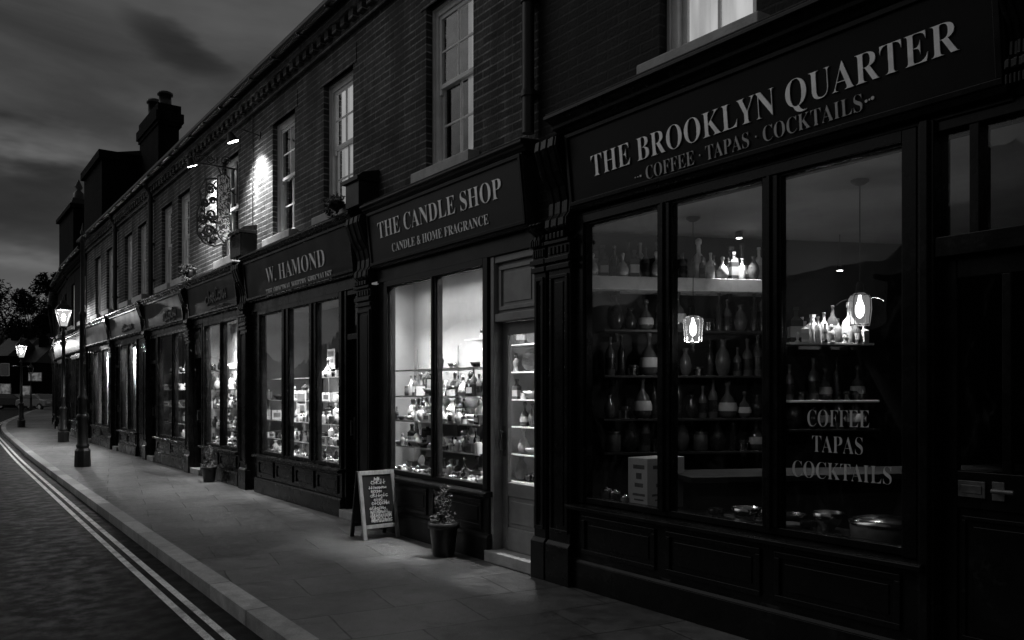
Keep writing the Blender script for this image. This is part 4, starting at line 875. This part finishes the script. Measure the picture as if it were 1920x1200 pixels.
# bar door beside the window: recessed panelled double door under glazed lights
def bar_door():
    O = (0, .55, 0); x = .02
    fr = MB(O); ya, yb = .62, 1.955
    fr.box(-.06, .12, 1.955, 2.035, 0, 2.86); fr.box(-.085, -.06, 1.975, 2.015, 0, 2.86); fr.box(-.05, .12, ya, yb, 2.17, 2.27); fr.box(-.03, .12, ya, yb, 2.80, 2.87); fr.box(-.03, .10, 1.755, 1.80, 2.27, 2.80); fr.box(-.03, .1, 1.35, 1.39, 2.27, 2.8); fr.box(-.06, .12, .56, ya, 0, 2.87); fr.build('door_frame', BLACK, BAR, .004)
    for a, b_ in ((1.80, 1.955), (1.39, 1.755), (.62, 1.35)): p = MB(O); p.box(.02, .026, a, b_, 2.27, 2.80); p.build('transom_pane', GLASS, BAR)
    h = MB(O); h.box(-.04, .1, .55, 1.60, 2.87, 3.62); h.build('door_head', BLACK, BAR, .004)
    st = MB(O); st.box(-.10, .15, .62, 1.955, .002, .10); st.build('doorstep', STONE, BAR, .006)
    def leaf(y0, y1, hy):
        d = MB(O); z0, z1 = .105, 2.165; sw = .07; x1 = x+.045; mid = (y0+y1)/2
        d.box(x, x1, y0, y0+sw, z0, z1); d.box(x, x1, y1-sw, y1, z0, z1); d.box(x, x1, y0+sw, y1-sw, z0, .24); d.box(x, x1, y0+sw, y1-sw, z1-.10, z1); d.box(x, x1, y0+sw, y1-sw, .93, 1.11); d.box(x+.001, x1-.001, mid-.02, mid+.02, 1.11, z1-.1)
        d.box(x+.015, x1-.005, y0+sw, y1-sw, .24, .93); panel(d, y0+sw+.02, y1-sw-.02, .28, .89, -x-.015, .014, .02)
        do = d.build('door', BLACK, BAR, .004)
        for a, b_ in ((y0+sw, mid-.02), (mid+.02, y1-sw)): p = MB(O); p.box(x+.018, x+.024, a, b_, 1.11, z1-.1); p.build('pane', GLASS, do)
        return do
    d1 = leaf(1.36, 1.95, 0); leaf(.64, 1.35, 0)
    lp = MB(O); lp.box(x-.012, x-.001, 1.745, 1.87, .985, 1.065); lp.box(x-.016, x-.012, 1.76, 1.855, 1.005, 1.045); lp.build('letter_plate', BRASS, d1, .003)
    hd = MB(O); hd.box(x-.010, x-.001, 1.66, 1.715, .98, 1.07); hd.cyl((x-.06, 1.69, 1.03), (x-.0, 1.69, 1.03), .012, seg=10); hd.cyl((x-.06, 1.695, 1.03), (x-.06, 1.60, 1.03), .011, seg=10); hd.build('handle', BRASS, d1, .002)
    cn = MB(O); console(cn, 1.50, 1.60, 2.93, 3.44); cn.build('console', BLACK, BAR, .004)
bar_door()

# ------------------------------------------------------------------ drainpipes
def drainpipe(y, n, z1, label, r=.042):
    p = empty('drainpipe', (-n, y, 0), label, 'drainpipe'); b = MB(); b.cyl((0, 0, .02), (0, 0, z1), r, seg=14); b.tube([(0, 0, z1), (-.03, 0, z1+.10), (-.10, 0, z1+.22), (-.11, 0, z1+.30)], r, 12); b.build('pipe', IRON, p)
    z = .5
    while z < z1: q = MB(); q.lathe([(r+.012, 0), (r+.012, .05)], (0, 0, z), 14); q.box(-.01, n-.002, -.075, .075, z+.01, z+.04); q.build('bracket', IRON, p); z += 1.6
    return p
def pipe_up(y, n, z0, z1, label):
    p = empty('drainpipe', (-n, y, z0), label, 'drainpipe'); r = .052; H = z1-z0; b = MB(); b.cyl((0, 0, 0), (0, 0, H), r, seg=14); b.tube([(0, 0, H), (-.03, 0, H+.1), (-.10, 0, H+.2), (-.11, 0, H+.28)], r, 12); b.build('pipe', IRON, p)
    for z in (.3, H*.5, H-.15): q = MB(); q.lathe([(r+.012, 0), (r+.012, .05)], (0, 0, z), 14); q.box(-.01, n-.002, -.07, .07, z+.01, z+.04); q.build('bracket', IRON, p)
pipe_up(5.24, .075, 3.64, 5.80, 'black drainpipe between the dark brick bar and the candle shop')
pipe_up(18.75, .075, 3.62, 5.80, 'thin black drainpipe beside the fourth shopfront window'); pipe_up(22.7, .075, 3.62, 5.80, 'black drainpipe farther down the brick row, before the last shop')

# ------------------------------------------------------------------ hanging sign and its floodlights
def hanging_sign():
    y = 13.05; KX = .70; s = empty('hanging_sign', (0, y, 0), 'ornate black iron hanging sign with a pale scrolled board, lit from both sides', 'sign')
    b = MB(); zt = 5.10
    b.tube([(0, 0, zt), (-.95*KX, 0, zt)], .016, 8); b.tube([(0, 0, zt-.42)]+[(-.30-.3*math.sin(q)*0-.0, 0, zt-.42+.4*i/6) if False else (-.30*i/6, 0, zt-.42+.40*(i/6)**1.6) for i, q in enumerate(range(1, 7), 1)], .011, 6)
    for cx, cz, rr, tn in ((-.18, zt+.10, .085, 1), (-.42, zt+.09, .07, -1), (-.62, zt+.08, .06, 1)):
        b.tube([(cx+rr*(1-i/26)*math.cos(tn*i*.5), 0, cz+rr*(1-i/26)*math.sin(tn*i*.5)) for i in range(22)], .009, 6)
    b.lathe([(.004, 0), (.02, .03), (.004, .09)], (-.95*KX, 0, zt), 8); b.box(-.02, 0, -.05, .05, zt-.55, zt+.12)
    b.build('bracket', IRON, s)
    # narrow painted panel nearest the wall, open ironwork beyond it
    out = [(-.12, 4.94), (-.20, 4.99), (-.30, 4.94), (-.31, 4.6), (-.30, 4.3), (-.32, 4.1), (-.28, 3.98), (-.20, 3.90), (-.12, 3.98), (-.10, 4.1), (-.12, 4.3), (-.11, 4.6)]
    k = len(out); bd = MB(); bd.add([(x, -.015, z) for x, z in out]+[(x, .015, z) for x, z in out], [(i, (i+1) % k, (i+1) % k+k, i+k) for i in range(k)]+[tuple(range(k)), tuple(range(2*k-1, k-1, -1))]); bd.build('board', SIGNPAT, s, .004)
    fr = MB(); fr.tube([(x, 0, z) for x, z in out]+[(out[0][0], 0, out[0][1])], .016, 8)
    o2 = [(-.32, 4.90), (-.50, 4.86), (-.58, 4.70), (-.56, 4.5), (-.62, 4.34), (-.62, 4.0), (-.52, 3.86), (-.36, 3.82), (-.20, 3.88)]
    fr.tube([(x, 0, z) for x, z in o2], .016, 8); fr.build('frame', IRON, s)
    sc = MB()
    for cx, cz, rr, tn in ((-.42, 4.72, .09, 1), (-.50, 4.50, .07, -1), (-.40, 4.32, .09, -1), (-.54, 4.22, .08, 1), (-.44, 4.05, .10, 1), (-.54, 3.98, .07, -1), (-.37, 3.92, .06, 1), (-.38, 4.54, .06, 1)):
        sc.tube([(cx+rr*(1-i/24)*math.cos(tn*i*.55), 0, cz+rr*(1-i/24)*math.sin(tn*i*.55)) for i in range(20)], .019, 5)
    for (x0, z0, x1, z1) in ((-.33, 4.86, -.58, 4.3), (-.33, 4.3, -.6, 4.1), (-.34, 4.1, -.34, 3.84), (-.48, 4.85, -.46, 3.86)): sc.tube([(x0, 0, z0), ((x0+x1)/2-.04, 0, (z0+z1)/2), (x1, 0, z1)], .011, 5)
    rg = random.Random(3)
    for i in range(46):                                  # small wrought leaves
        cx, cz = rg.uniform(-.60, -.34), rg.uniform(3.86, 4.25 if i % 3 else 4.8); a = rg.uniform(0, 6.28); d = Vector((math.cos(a), 0, math.sin(a))); sc.obox((cx, 0, cz), d, Vector((0, 1, 0)), d.cross(Vector((0, 1, 0))), rg.uniform(.02, .05), .006, rg.uniform(.008, .02))
    sc.build('scrollwork', IRON, s)
    ch = MB(); ch.tube([(-.2, 0, zt), (-.2, 0, 4.98)], .006, 5); ch.tube([(-.5, 0, zt), (-.5, 0, 4.86)], .006, 5); ch.build('chain', IRON, s)
def patmat():
    m = bpy.data.materials.new('scroll_glint_paint'); m.use_nodes = True; t = NT(m.node_tree)
    tc = t.n('ShaderNodeTexCoord'); nz = t.n('ShaderNodeTexNoise', {'Vector': tc.outputs['Object'], 'Scale': 11.0, 'Detail': 3.0, 'Distortion': 3.0}).outputs[0]
    k = t.ramp(nz, .46, .60, .02, .7); c = t.n('ShaderNodeCombineXYZ')  # pale scrolls that also carry the board's bright reflections in the colour
    for i in range(3): t.t.links.new(k, c.inputs[i])
    p = t.n('ShaderNodeBsdfPrincipled', {'Base Color': c.outputs[0], 'Roughness': .35}); t.t.links.new(p.outputs[0], t.n('ShaderNodeOutputMaterial').inputs[0]); return m
SIGNPAT = patmat(); hanging_sign()
def flood(y, n, z, aim, power, label):
    f = empty('floodlight', (-n, y, z), label, 'lamp'); d = (Vector(aim)-Vector((-n, y, z))).normalized()
    b = MB(); b.tube([(n, 0, .12), (n*.4, 0, .16), (0, 0, .10), (0, 0, .02)], .010, 6); b.box(n-.015, n, -.04, .04, .07, .17); b.build('arm', IRON, f)
    b = MB(); b.cyl(-d*.09, d*.045, .035, .085, 14); b.build('hood', IRON, f); b = MB(); b.cyl(d*.046, d*.05, .078, .078, 14); b.build('lens', E_FLOOD, f)
    b = MB(); b.obox(Vector((-.02, 0, -.02))+d*.03, Vector((0, 1, 0)), Vector((1, 0, 0)), UPV, .07, .05, .012); b.build('visor', IRON, f) if False else None
    o = lamp('SPOT', d*.07, power, f, spot_size=R(112), spot_blend=1.0, shadow_soft_size=.06); o.rotation_euler = d.to_track_quat('-Z', 'Y').to_euler()
flood(14.15, .42, 5.38, (.04, 14.3, 4.3), 620, 'left black floodlight shining down the wall beside the hanging sign')
flood(11.95, .42, 5.24, (.04, 11.98, 4.2), 540, 'right black floodlight shining down the wall beside the hanging sign')
cb = MB((-.012, 12.25, 3.7)); cb.cyl((-.012, 12.25, 3.75), (-.012, 12.25, 5.75), .007, seg=6); o = cb.build('cable', IRON); o.location = (-.012, 12.25, 3.7); tag(o, 'thin black cable running down the lit brick wall', 'cable')

# ------------------------------------------------------------------ street lamps
def street_lamp(loc, H, label, lit=True, power=60):
    s = empty('street_lamp', loc, label, 'street lamp', 'black street lamps along the kerb')
    b = MB(); b.lathe([(.15, 0), (.15, .30), (.125, .33)], seg=8, smooth=False); b.lathe([(.11, .33), (.12, .38), (.098, .42), (.085, .95), (.10, .98), (.108, 1.0), (.10, 1.03), (.07, 1.06)], seg=16); b.build('base', IRON, s, .006)
    b = MB(); b.lathe([(.062, 1.06), (.056, 1.3), (.072, 1.32), (.072, 1.36), (.052, 1.40), (.042, H-1.12), (.056, H-1.10), (.056, H-1.06), (.038, H-1.03), (.034, H-.93)], seg=14); b.build('column', IRON, s)
    b = MB(); b.cyl((-.32, 0, H-1.25), (.32, 0, H-1.25), .014, seg=8); 
    for a in (-1, 1): b.lathe([(.004, -.02), (.024, 0), (.004, .02)], (a*.33, 0, H-1.25), 8)
    b.build('ladder_bar', IRON, s)
    l = MB(); w0, w1, z0, z1 = .095, .20, H-.88, H-.40
    for a in range(4):
        q = R(45+90*a); c, d = math.cos(q), math.sin(q); l.cyl((w0*1.414*c, w0*1.414*d, z0), (w1*1.414*c, w1*1.414*d, z1), .012, seg=6)
    l.lathe([(.05, z0-.06), (w0*1.48, z0-.02), (w0*1.48, z0)], seg=4, rot=R(45), smooth=False); l.lathe([(w1*1.52, z1), (w1*1.52, z1+.025), (w1*.9, z1+.16), (w1*.55, z1+.20), (w1*.5, z1+.28), (w1*.2, z1+.33), (.01, z1+.36)], seg=4, rot=R(45), smooth=False); l.lathe([(.02, z1+.34), (.03, z1+.37), (.008, z1+.41), (.004, z1+.47)], seg=8)
    lo = l.build('lantern', IRON, s)
    p = MB(); p.lathe([(w0*1.36, z0+.005), (w1*1.36, z1-.005)], seg=4, rot=R(45), smooth=False, cap=False); p.build('lantern_glass', E_LAMP if lit else SASHGLASS, lo)
    if lit:
        p = MB(); p.lathe([(.02, z0+.16), (.05, z0+.22), (.055, z0+.30), (.02, z0+.38)], seg=12); p.build('bulb', E_BULB, lo)
        lamp('POINT', (0, 0, z0+.42), power, s, shadow_soft_size=.07)
    return s
p1 = at(119, 24.0); street_lamp(p1, 4.35, 'black street lamp with the larger lit lantern beside the far shops', power=150)
p2 = at(40, 34.0); street_lamp(p2, 3.85, 'black street lamp with the smaller lit lantern at the kerb bend', power=150)
p3 = at(58, 66.0); street_lamp(p3, 3.9, 'small distant unlit street lamp standing past the kerb bend', lit=False)
# tall dark post in front
tp = at(155, 1.5*1500/140)
ps = empty('tall_post', tp, 'tall dark iron post with a heavy ringed base on the pavement, nearest the camera', 'post')
b = MB(); b.lathe([(.150, 0), (.152, .04), (.145, .32), (.115, .37)], seg=8, smooth=False); b.lathe([(.105, .37), (.125, .43), (.10, .47), (.092, .92), (.115, .95), (.118, 1.02), (.09, 1.06)], seg=18); b.build('base', IRON, ps, .008)
b = MB(); b.lathe([(.085, 1.06), (.080, 1.32), (.098, 1.34), (.098, 1.40), (.070, 1.44), (.052, 3.0), (.068, 3.02), (.068, 3.08), (.045, 3.12), (.038, 4.5), (.055, 4.52), (.055, 4.58), (.022, 4.64)], seg=16); b.build('column', IRON, ps)
b = MB(); b.lathe([(.02, 4.63), (.05, 4.70), (.02, 4.78), (.006, 4.9)], seg=10); b.build('finial', IRON, ps)

# ------------------------------------------------------------------ A-board
def a_board():
    X0, X1, YF = -.53, -.12, 7.36; c = Vector(((X0+X1)/2, YF+.16, 0)); s = empty('chalkboard_sign', c, 'pale wooden A-board with chalk writing standing on the pavement by the candle window', 'sign', rz=0)
    H = .70
    for sd in (-1, 1):
        ang = .20*sd; up = Vector((0, -math.sin(ang)*-1 if False else (1 if sd < 0 else -1)*math.sin(.2), math.cos(.2))); ex = Vector((1, 0, 0)); nz = ex.cross(up)
        o = Vector((0, sd*.155, 0)); w = (X1-X0)/2; b = MB()
        for a in (-1, 1): b.obox(o+ex*(a*(w-.02))+up*(H/2), ex, up, nz, .02, H/2, .012)
        b.obox(o+up*(H-.022), ex, up, nz, w-.0401, .022, .012); b.obox(o+up*.13, ex, up, nz, w-.0401, .02, .012)
        f = b.build('frame', WOODFRAME if sd < 0 else DARKWOOD, s, .003)
        b = MB(); b.obox(o+up*((.15+H-.044)/2), ex, up, nz, w-.0402, (H-.044-.15)/2, .004); b.build('chalkboard', CHALKB, f)
        if sd < 0:
            ch = MB(); rg = random.Random(11); z = H-.10; face = nz if nz.y < 0 else -nz
            for ln, (ww, hh, k) in enumerate(((.06, .03, 4), (.17, .05, 5), (.20, .03, 8), (.12, .04, 5), (.20, .035, 7), (.10, .03, 4), (.20, .045, 7), (.18, .03, 7), (.20, .035, 9), (.24, .05, 12), (.24, .05, 14))):
                scrawl(ch, o-ex*(ww/2)+up*z+face*.0055+ex*rg.uniform(-.02, .02), ex, up, ww, hh, .006, k, rng=rg); z -= hh*.5+.024
            ch.build('chalk_writing', CHALK, f)
    b = MB(); b.cyl((0, -.03, H-.03), (0, .03, H-.03), .01, seg=8); b.build('hinge', BRASS, s)
a_board()

# ------------------------------------------------------------------ plants
def leaves(mb, c, rx, rz, n, size, rg):
    for i in range(n):
        th = rg.uniform(0, 6.283); ph = math.acos(rg.uniform(-1, 1)); r = rg.uniform(.35, 1)**.6; cl = .75+.35*math.sin(th*3+ph*4)
        p = Vector(c)+Vector((rx*r*cl*math.sin(ph)*math.cos(th), rx*r*cl*math.sin(ph)*math.sin(th), rz*r*math.cos(ph)))
        a = Vector((rg.gauss(0, 1), rg.gauss(0, 1), rg.gauss(0, .7))).normalized(); b = a.orthogonal().normalized(); s = size*rg.uniform(.6, 1.3)
        mb.add([p-a*s, p+b*s*.4, p+a*s, p-b*s*.4], [(0, 1, 2, 3)])
def potted(loc, r, h, label, plant_h, n=420):
    s = empty('potted_plant', loc, label, 'plant'); rg = random.Random(int(loc[1]*100)); b = MB(); b.lathe([(r*.68, 0), (r*.74, .01), (r*.95, h*.82), (r*1.08, h*.83), (r*1.08, h), (r*.95, h), (r*.9, h*.9)], seg=24); b.build('pot', POT, s)
    b = MB(); b.lathe([(r*.88, h*.86), (r*.88, h*.9)], seg=20); b.build('soil', SOIL, s)
    b = MB(); 
    for i in range(7):
        a = rg.uniform(0, 6.28); b.cyl((0, 0, h*.88), (r*.7*math.cos(a), r*.7*math.sin(a), h+plant_h*rg.uniform(.5, .95)), .006, .002, 5)
    b.build('stem', BARK, s)
    b = MB(); leaves(b, (0, 0, h+plant_h*.10), r*1.0, plant_h*.22, n//2, .020, rg); leaves(b, (0, 0, h+plant_h*.55), r*.6, plant_h*.5, n//2, .017, rg); b.build('foliage', LEAF, s)
pp = Vector((-.26, 6.27, 0)); potted(pp, .135, .31, 'bushy plant in a dark pot on the pavement under the candle window', .34)
potted(Vector((-.24, 13.75, 0)), .12, .26, 'leafy plant in a dark pot below the bright far window', .34)
def hang_plant(loc, r, label):
    s = empty('trailing_plant', loc, label, 'plant'); rg = random.Random(int(loc[1]*37)); b = MB(); b.lathe([(r*.25, 0), (r*.7, r*.3), (r*.85, r*.8), (r*.8, r*.8)], seg=14); b.build('bowl', IRON, s); b = MB(); leaves(b, (0, 0, r*.9), r*1.2, r*.8, 260, .03, rg); leaves(b, (-r*.4, 0, r*.1), r*.9, r*1.2, 160, .03, rg); b.build('foliage', LEAF, s)
hang_plant((-.22, 8.72, 3.62), .12, 'trailing plant on the ledge beside the block left of the candle sign'); hang_plant((-.20, 15.15, 3.58), .15, 'trailing plant on the ledge left of the hanging sign')

# ------------------------------------------------------------------ tall roofs behind, chimneys
def chimney_house():
    h = empty('tall_house', (2.6, 34.5, 0), 'tall dark house behind the row with a broad chimney stack of two pots', 'building')
    O = h.location; zt = 10.5; b = MB(O); X0 = 33/6.07-D0
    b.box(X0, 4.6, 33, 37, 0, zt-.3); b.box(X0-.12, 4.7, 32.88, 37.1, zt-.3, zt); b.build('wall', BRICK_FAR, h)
    r = MB(O); r.prof([(-X0-.2, zt), (-3, zt+.35), (-4.4, zt)], 33.2, 37); r.build('roof', SLATE, h)
    c = MB(O); zc = wz(300, 182, -2.7)-.15; a0, a1 = 30.3, 33.3
    c.box(2.68, 3.38, a0, a1, 5, zc-.75); c.box(2.64, 3.46, a0-.08, a1+.08, zc-.75, zc-.62); c.box(2.58, 3.52, a0-.14, a1+.14, zc-.62, zc-.30); c.box(2.66, 3.44, a0-.06, a1+.06, zc-.30, zc); co_ = c.build('chimney', BRICK_FAR, h)
    for y_, hh in ((32.6, .85), (30.9, .62), (31.8, .3)):
        k = MB(O); w = .25 if hh > .5 else .13
        k.lathe([(w*1.1, zc), (w*.9, zc+.1*hh), (w*.85, zc+.78*hh), (w*1.1, zc+.81*hh), (w*1.1, zc+.94*hh), (w*.85, zc+hh)], (3.05, y_, 0), 12); k.build('chimney_pot', IRON, co_)
chimney_house()
def gable_house():
    h = empty('gabled_house', (3, 47, 0), 'farther dark house with a pointed finial above the bend of the row', 'building'); O = h.location; b = MB(O); zt = 11.2; X0 = 45/7.34-D0
    b.box(X0, 5, 45, 50, 0, zt-.5); b.box(X0-.15, 5.1, 44.9, 50.1, zt-.5, zt-.3); b.build('wall', BRICK_FAR, h); r = MB(O); r.prof([(-X0+.1, zt-.3), (-X0, zt), (-5.1, zt-.3)], 45, 50); r.build('roof', SLATE, h)
    f = MB(O); f.lathe([(.3, zt-.2), (.25, zt+.3), (.1, zt+.45), (.2, zt+.6), (.02, zt+1.0)], (X0+.3, 45.4, 0), 8); f.build('finial', IRON, h)
gable_house()

# ------------------------------------------------------------------ trees, hill and houses at the end
def tree(loc, H, cr, label, seed, n=2600):
    s = empty('tree', loc, label, 'tree', 'trees at the far end of the street'); rg = random.Random(seed); b = MB(); b.cyl((0, 0, 0), (0, 0, H*.55), .28, .16, 9)
    tips = []
    for i in range(9):
        a = rg.uniform(0, 6.28); z0 = H*rg.uniform(.28, .55); e = Vector((cr*.75*math.cos(a)*rg.uniform(.4, 1), cr*.75*math.sin(a)*rg.uniform(.4, 1), H*rg.uniform(.55, .95))); b.cyl((0, 0, z0), e, .10, .03, 6); tips.append(e)
    b.build('trunk', BARK, s); c = MB()
    for e in tips+[Vector((0, 0, H*.9)), Vector((0, 0, H*.7))]: leaves(c, e, cr*rg.uniform(.28, .5), cr*rg.uniform(.24, .4), n//11, .22, rg)
    c.build('crown', LEAFD, s)
TL = ['leftmost dark tree against the glow at the street end', 'second dark tree from the left at the street end', 'rounded dark tree just left of the smaller lantern', 'dark tree above the smaller lit lantern', 'tall ragged tree beside the far rooftops', 'dark tree poking over the end building of the row']
for i, (px, d, py, cr) in enumerate(((4, 105, 525, 4.2), (28, 120, 552, 4.5), (48, 110, 560, 4.0), (66, 100, 548, 3.6), (90, 88, 520, 2.2), (104, 80, 505, 1.8))):
    p = at(px, d, py); tree((p.x, p.y, 0), p.z, cr, TL[i], 50+i)
hm = MB(); v = []; K = 60
for i in range(K+1):
    a = R(-30+80*i/K); d = 190; hgt = 14+5*math.sin(i*.5)+3*math.sin(i*1.3+1)
    for k, (dd, hh) in enumerate(((150, -.2), (180, hgt*.6), (210, hgt), (260, hgt*.9))): v.append((dd*math.sin(a)-4, dd*math.cos(a), hh))
hm.add(v, [(4*i+k, 4*i+k+1, 4*i+4+k+1, 4*i+4+k) for i in range(K) for k in range(3)], True); tag(hm.build('hills', HILL), kind='structure')
def far_house(px0, px1, d, ztop, label, wins, seed, mm=BRICK_FAR):
    a = at(px0, d); b_ = at(px1, d); c = (a+b_)/2; u = (b_-a); L = u.length; rz = math.atan2(u.y, u.x); h = empty('distant_house', c, label, 'house', rz=rz); rg = random.Random(seed)
    m_ = MB(); m_.box(-L/2, L/2, 0, 6, -.1, ztop); m_.build('wall', mm, h); r = MB(); r.add([(-L/2-.2, -.3, ztop), (L/2+.2, -.3, ztop), (L/2+.2, 6.3, ztop), (-L/2-.2, 6.3, ztop), (-L/2-.2, 3, ztop+2), (L/2+.2, 3, ztop+2)], [(0, 1, 5, 4), (2, 3, 4, 5), (0, 4, 3), (1, 2, 5), (0, 3, 2, 1)]); ro = r.build('roof', SLATE, h)
    k = MB(); k.box(-L*.3, -L*.3+.7, 2.6, 3.4, ztop+1.4, ztop+3.0); k.build('chimney', mm, ro)
    for (fx, fz, fw, fh, lit) in wins:
        w = MB(); x = -L/2+L*fx; w.box(x-.06, x+fw+.06, -.05, -.002, fz-.06, fz+fh+.06); wo = w.build('window', WHITE, h); g_ = MB(); g_.box(x, x+fw, -.06, -.052, fz, fz+fh); g_.build('pane', C_FAR if lit else P_GLASS, wo)
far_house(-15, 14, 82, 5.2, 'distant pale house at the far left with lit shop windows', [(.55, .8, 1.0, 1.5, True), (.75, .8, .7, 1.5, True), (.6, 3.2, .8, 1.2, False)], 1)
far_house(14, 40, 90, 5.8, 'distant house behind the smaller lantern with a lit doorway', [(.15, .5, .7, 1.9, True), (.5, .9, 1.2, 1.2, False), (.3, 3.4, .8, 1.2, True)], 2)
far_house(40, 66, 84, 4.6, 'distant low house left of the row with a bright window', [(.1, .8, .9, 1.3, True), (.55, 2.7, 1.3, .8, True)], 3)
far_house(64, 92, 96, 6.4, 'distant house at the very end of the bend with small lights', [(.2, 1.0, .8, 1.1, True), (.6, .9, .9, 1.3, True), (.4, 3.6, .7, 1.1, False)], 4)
def car(loc, rz, label, pm):
    s = empty('parked_car', loc, label, 'car', 'cars parked at the far end', rz); prof = [(-2.0, .35), (-2.05, .75), (-1.9, .92), (-1.2, 1.0), (-.6, 1.42), (.7, 1.45), (1.4, 1.02), (1.95, .92), (2.05, .6), (2.0, .35)]; k = len(prof)
    b = MB(); b.add([(-.85, y, z) for y, z in prof]+[(.85, y, z) for y, z in prof], [(i, (i+1) % k, (i+1) % k+k, i+k) for i in range(k)]+[tuple(range(k)), tuple(range(2*k-1, k-1, -1))]); b.build('body', pm, s, .08)
    w = MB(); q = [(-1.05, 1.02), (-.58, 1.36), (.66, 1.38), (1.2, 1.04)]; 
    for xx in (-.856, .851): w.add([(xx, y, z) for y, z in q]+[(xx+.005, y, z) for y, z in q], [(0, 1, 2, 3), (7, 6, 5, 4), (0, 1, 5, 4), (1, 2, 6, 5), (2, 3, 7, 6), (3, 0, 4, 7)])
    w.add([(-.7, -1.17, 1.03), (.7, -1.17, 1.03), (.62, -.64, 1.40), (-.62, -.64, 1.40)], [(0, 1, 2, 3)]); w.build('window', P_GLASS, s)
    for x in (-.8, .8):
        for y in (-1.25, 1.3): t_ = MB(); t_.cyl((x-.1, y, .32), (x+.1, y, .32), .32, seg=16); to = t_.build('wheel', RUBBER, s); t_ = MB(); t_.cyl((x-.106, y, .32), (x+.106, y, .32), .19, seg=12); t_.build('rim', P_METAL, to)
        t_ = MB(); t_.box(x*.75-.15, x*.75+.15, -2.09, -2.0, .62, .76); t_.build('headlight', P_WHITE, s)
for (px, d, rz, lb, pm) in ((74, 70, .5, 'pale parked car at the far bend of the street', CARPAINT), (20, 74, 1.0, 'dark parked car in front of the distant houses', CARPAINT2)):
    p = at(px, d); car((p.x, p.y, -.105), rz, lb, pm)
# low house across the road, seen reflected in the bar's glass
def road_house(y0, y1, h, label, nm):
    oh = empty(nm, (-10.5, (y0+y1)/2, 0), label, 'house'); b = MB(oh.location); b.box(-15, -9.6, y0, y1, -.1, h); b.build('wall', BRICK_FAR, oh)
    b = MB(oh.location); b.prof([(9.3, h), (9.3, h+.1), (12.3, h+1.8), (15.3, h+.1), (15.3, h)], y0-.1, y1+.1); b.build('roof', SLATE, oh)
    c = MB(oh.location); c.box(-12.8, -11.8, y1-1.2, y1-.5, h+1, h+2.6); c.build('chimney', BRICK_FAR, oh)
road_house(3.4, 7.4, 3.5, 'low house across the road, its roof line mirrored in the bar transom', 'low_house')
road_house(-16, 3.3, 4.2, 'longer house across the road, added to block sky light over the bar', 'low_house')  # out-of-view house, added to darken the bar's right end
road_house(7.5, 16, 2.5, 'low cottage across the road, mirrored in the bar panes', 'low_house'); road_house(16.1, 27, 2.3, 'farther low cottage across the road, opposite the dim shops', 'low_house')

# look-alikes that share a label also share a group
for lab, os_ in SEEN.items():
    if len(os_) > 1:
        for o in os_: o['group'] = lab.split(',')[-1].strip()+' look-alikes'
for o in bpy.data.objects:
    if '_fo' in o: del o['_fo']

for o in bpy.data.objects:
    l = o.get('label')
    if l and len(l.split()) > 16: print('LONG', len(l.split()), l)
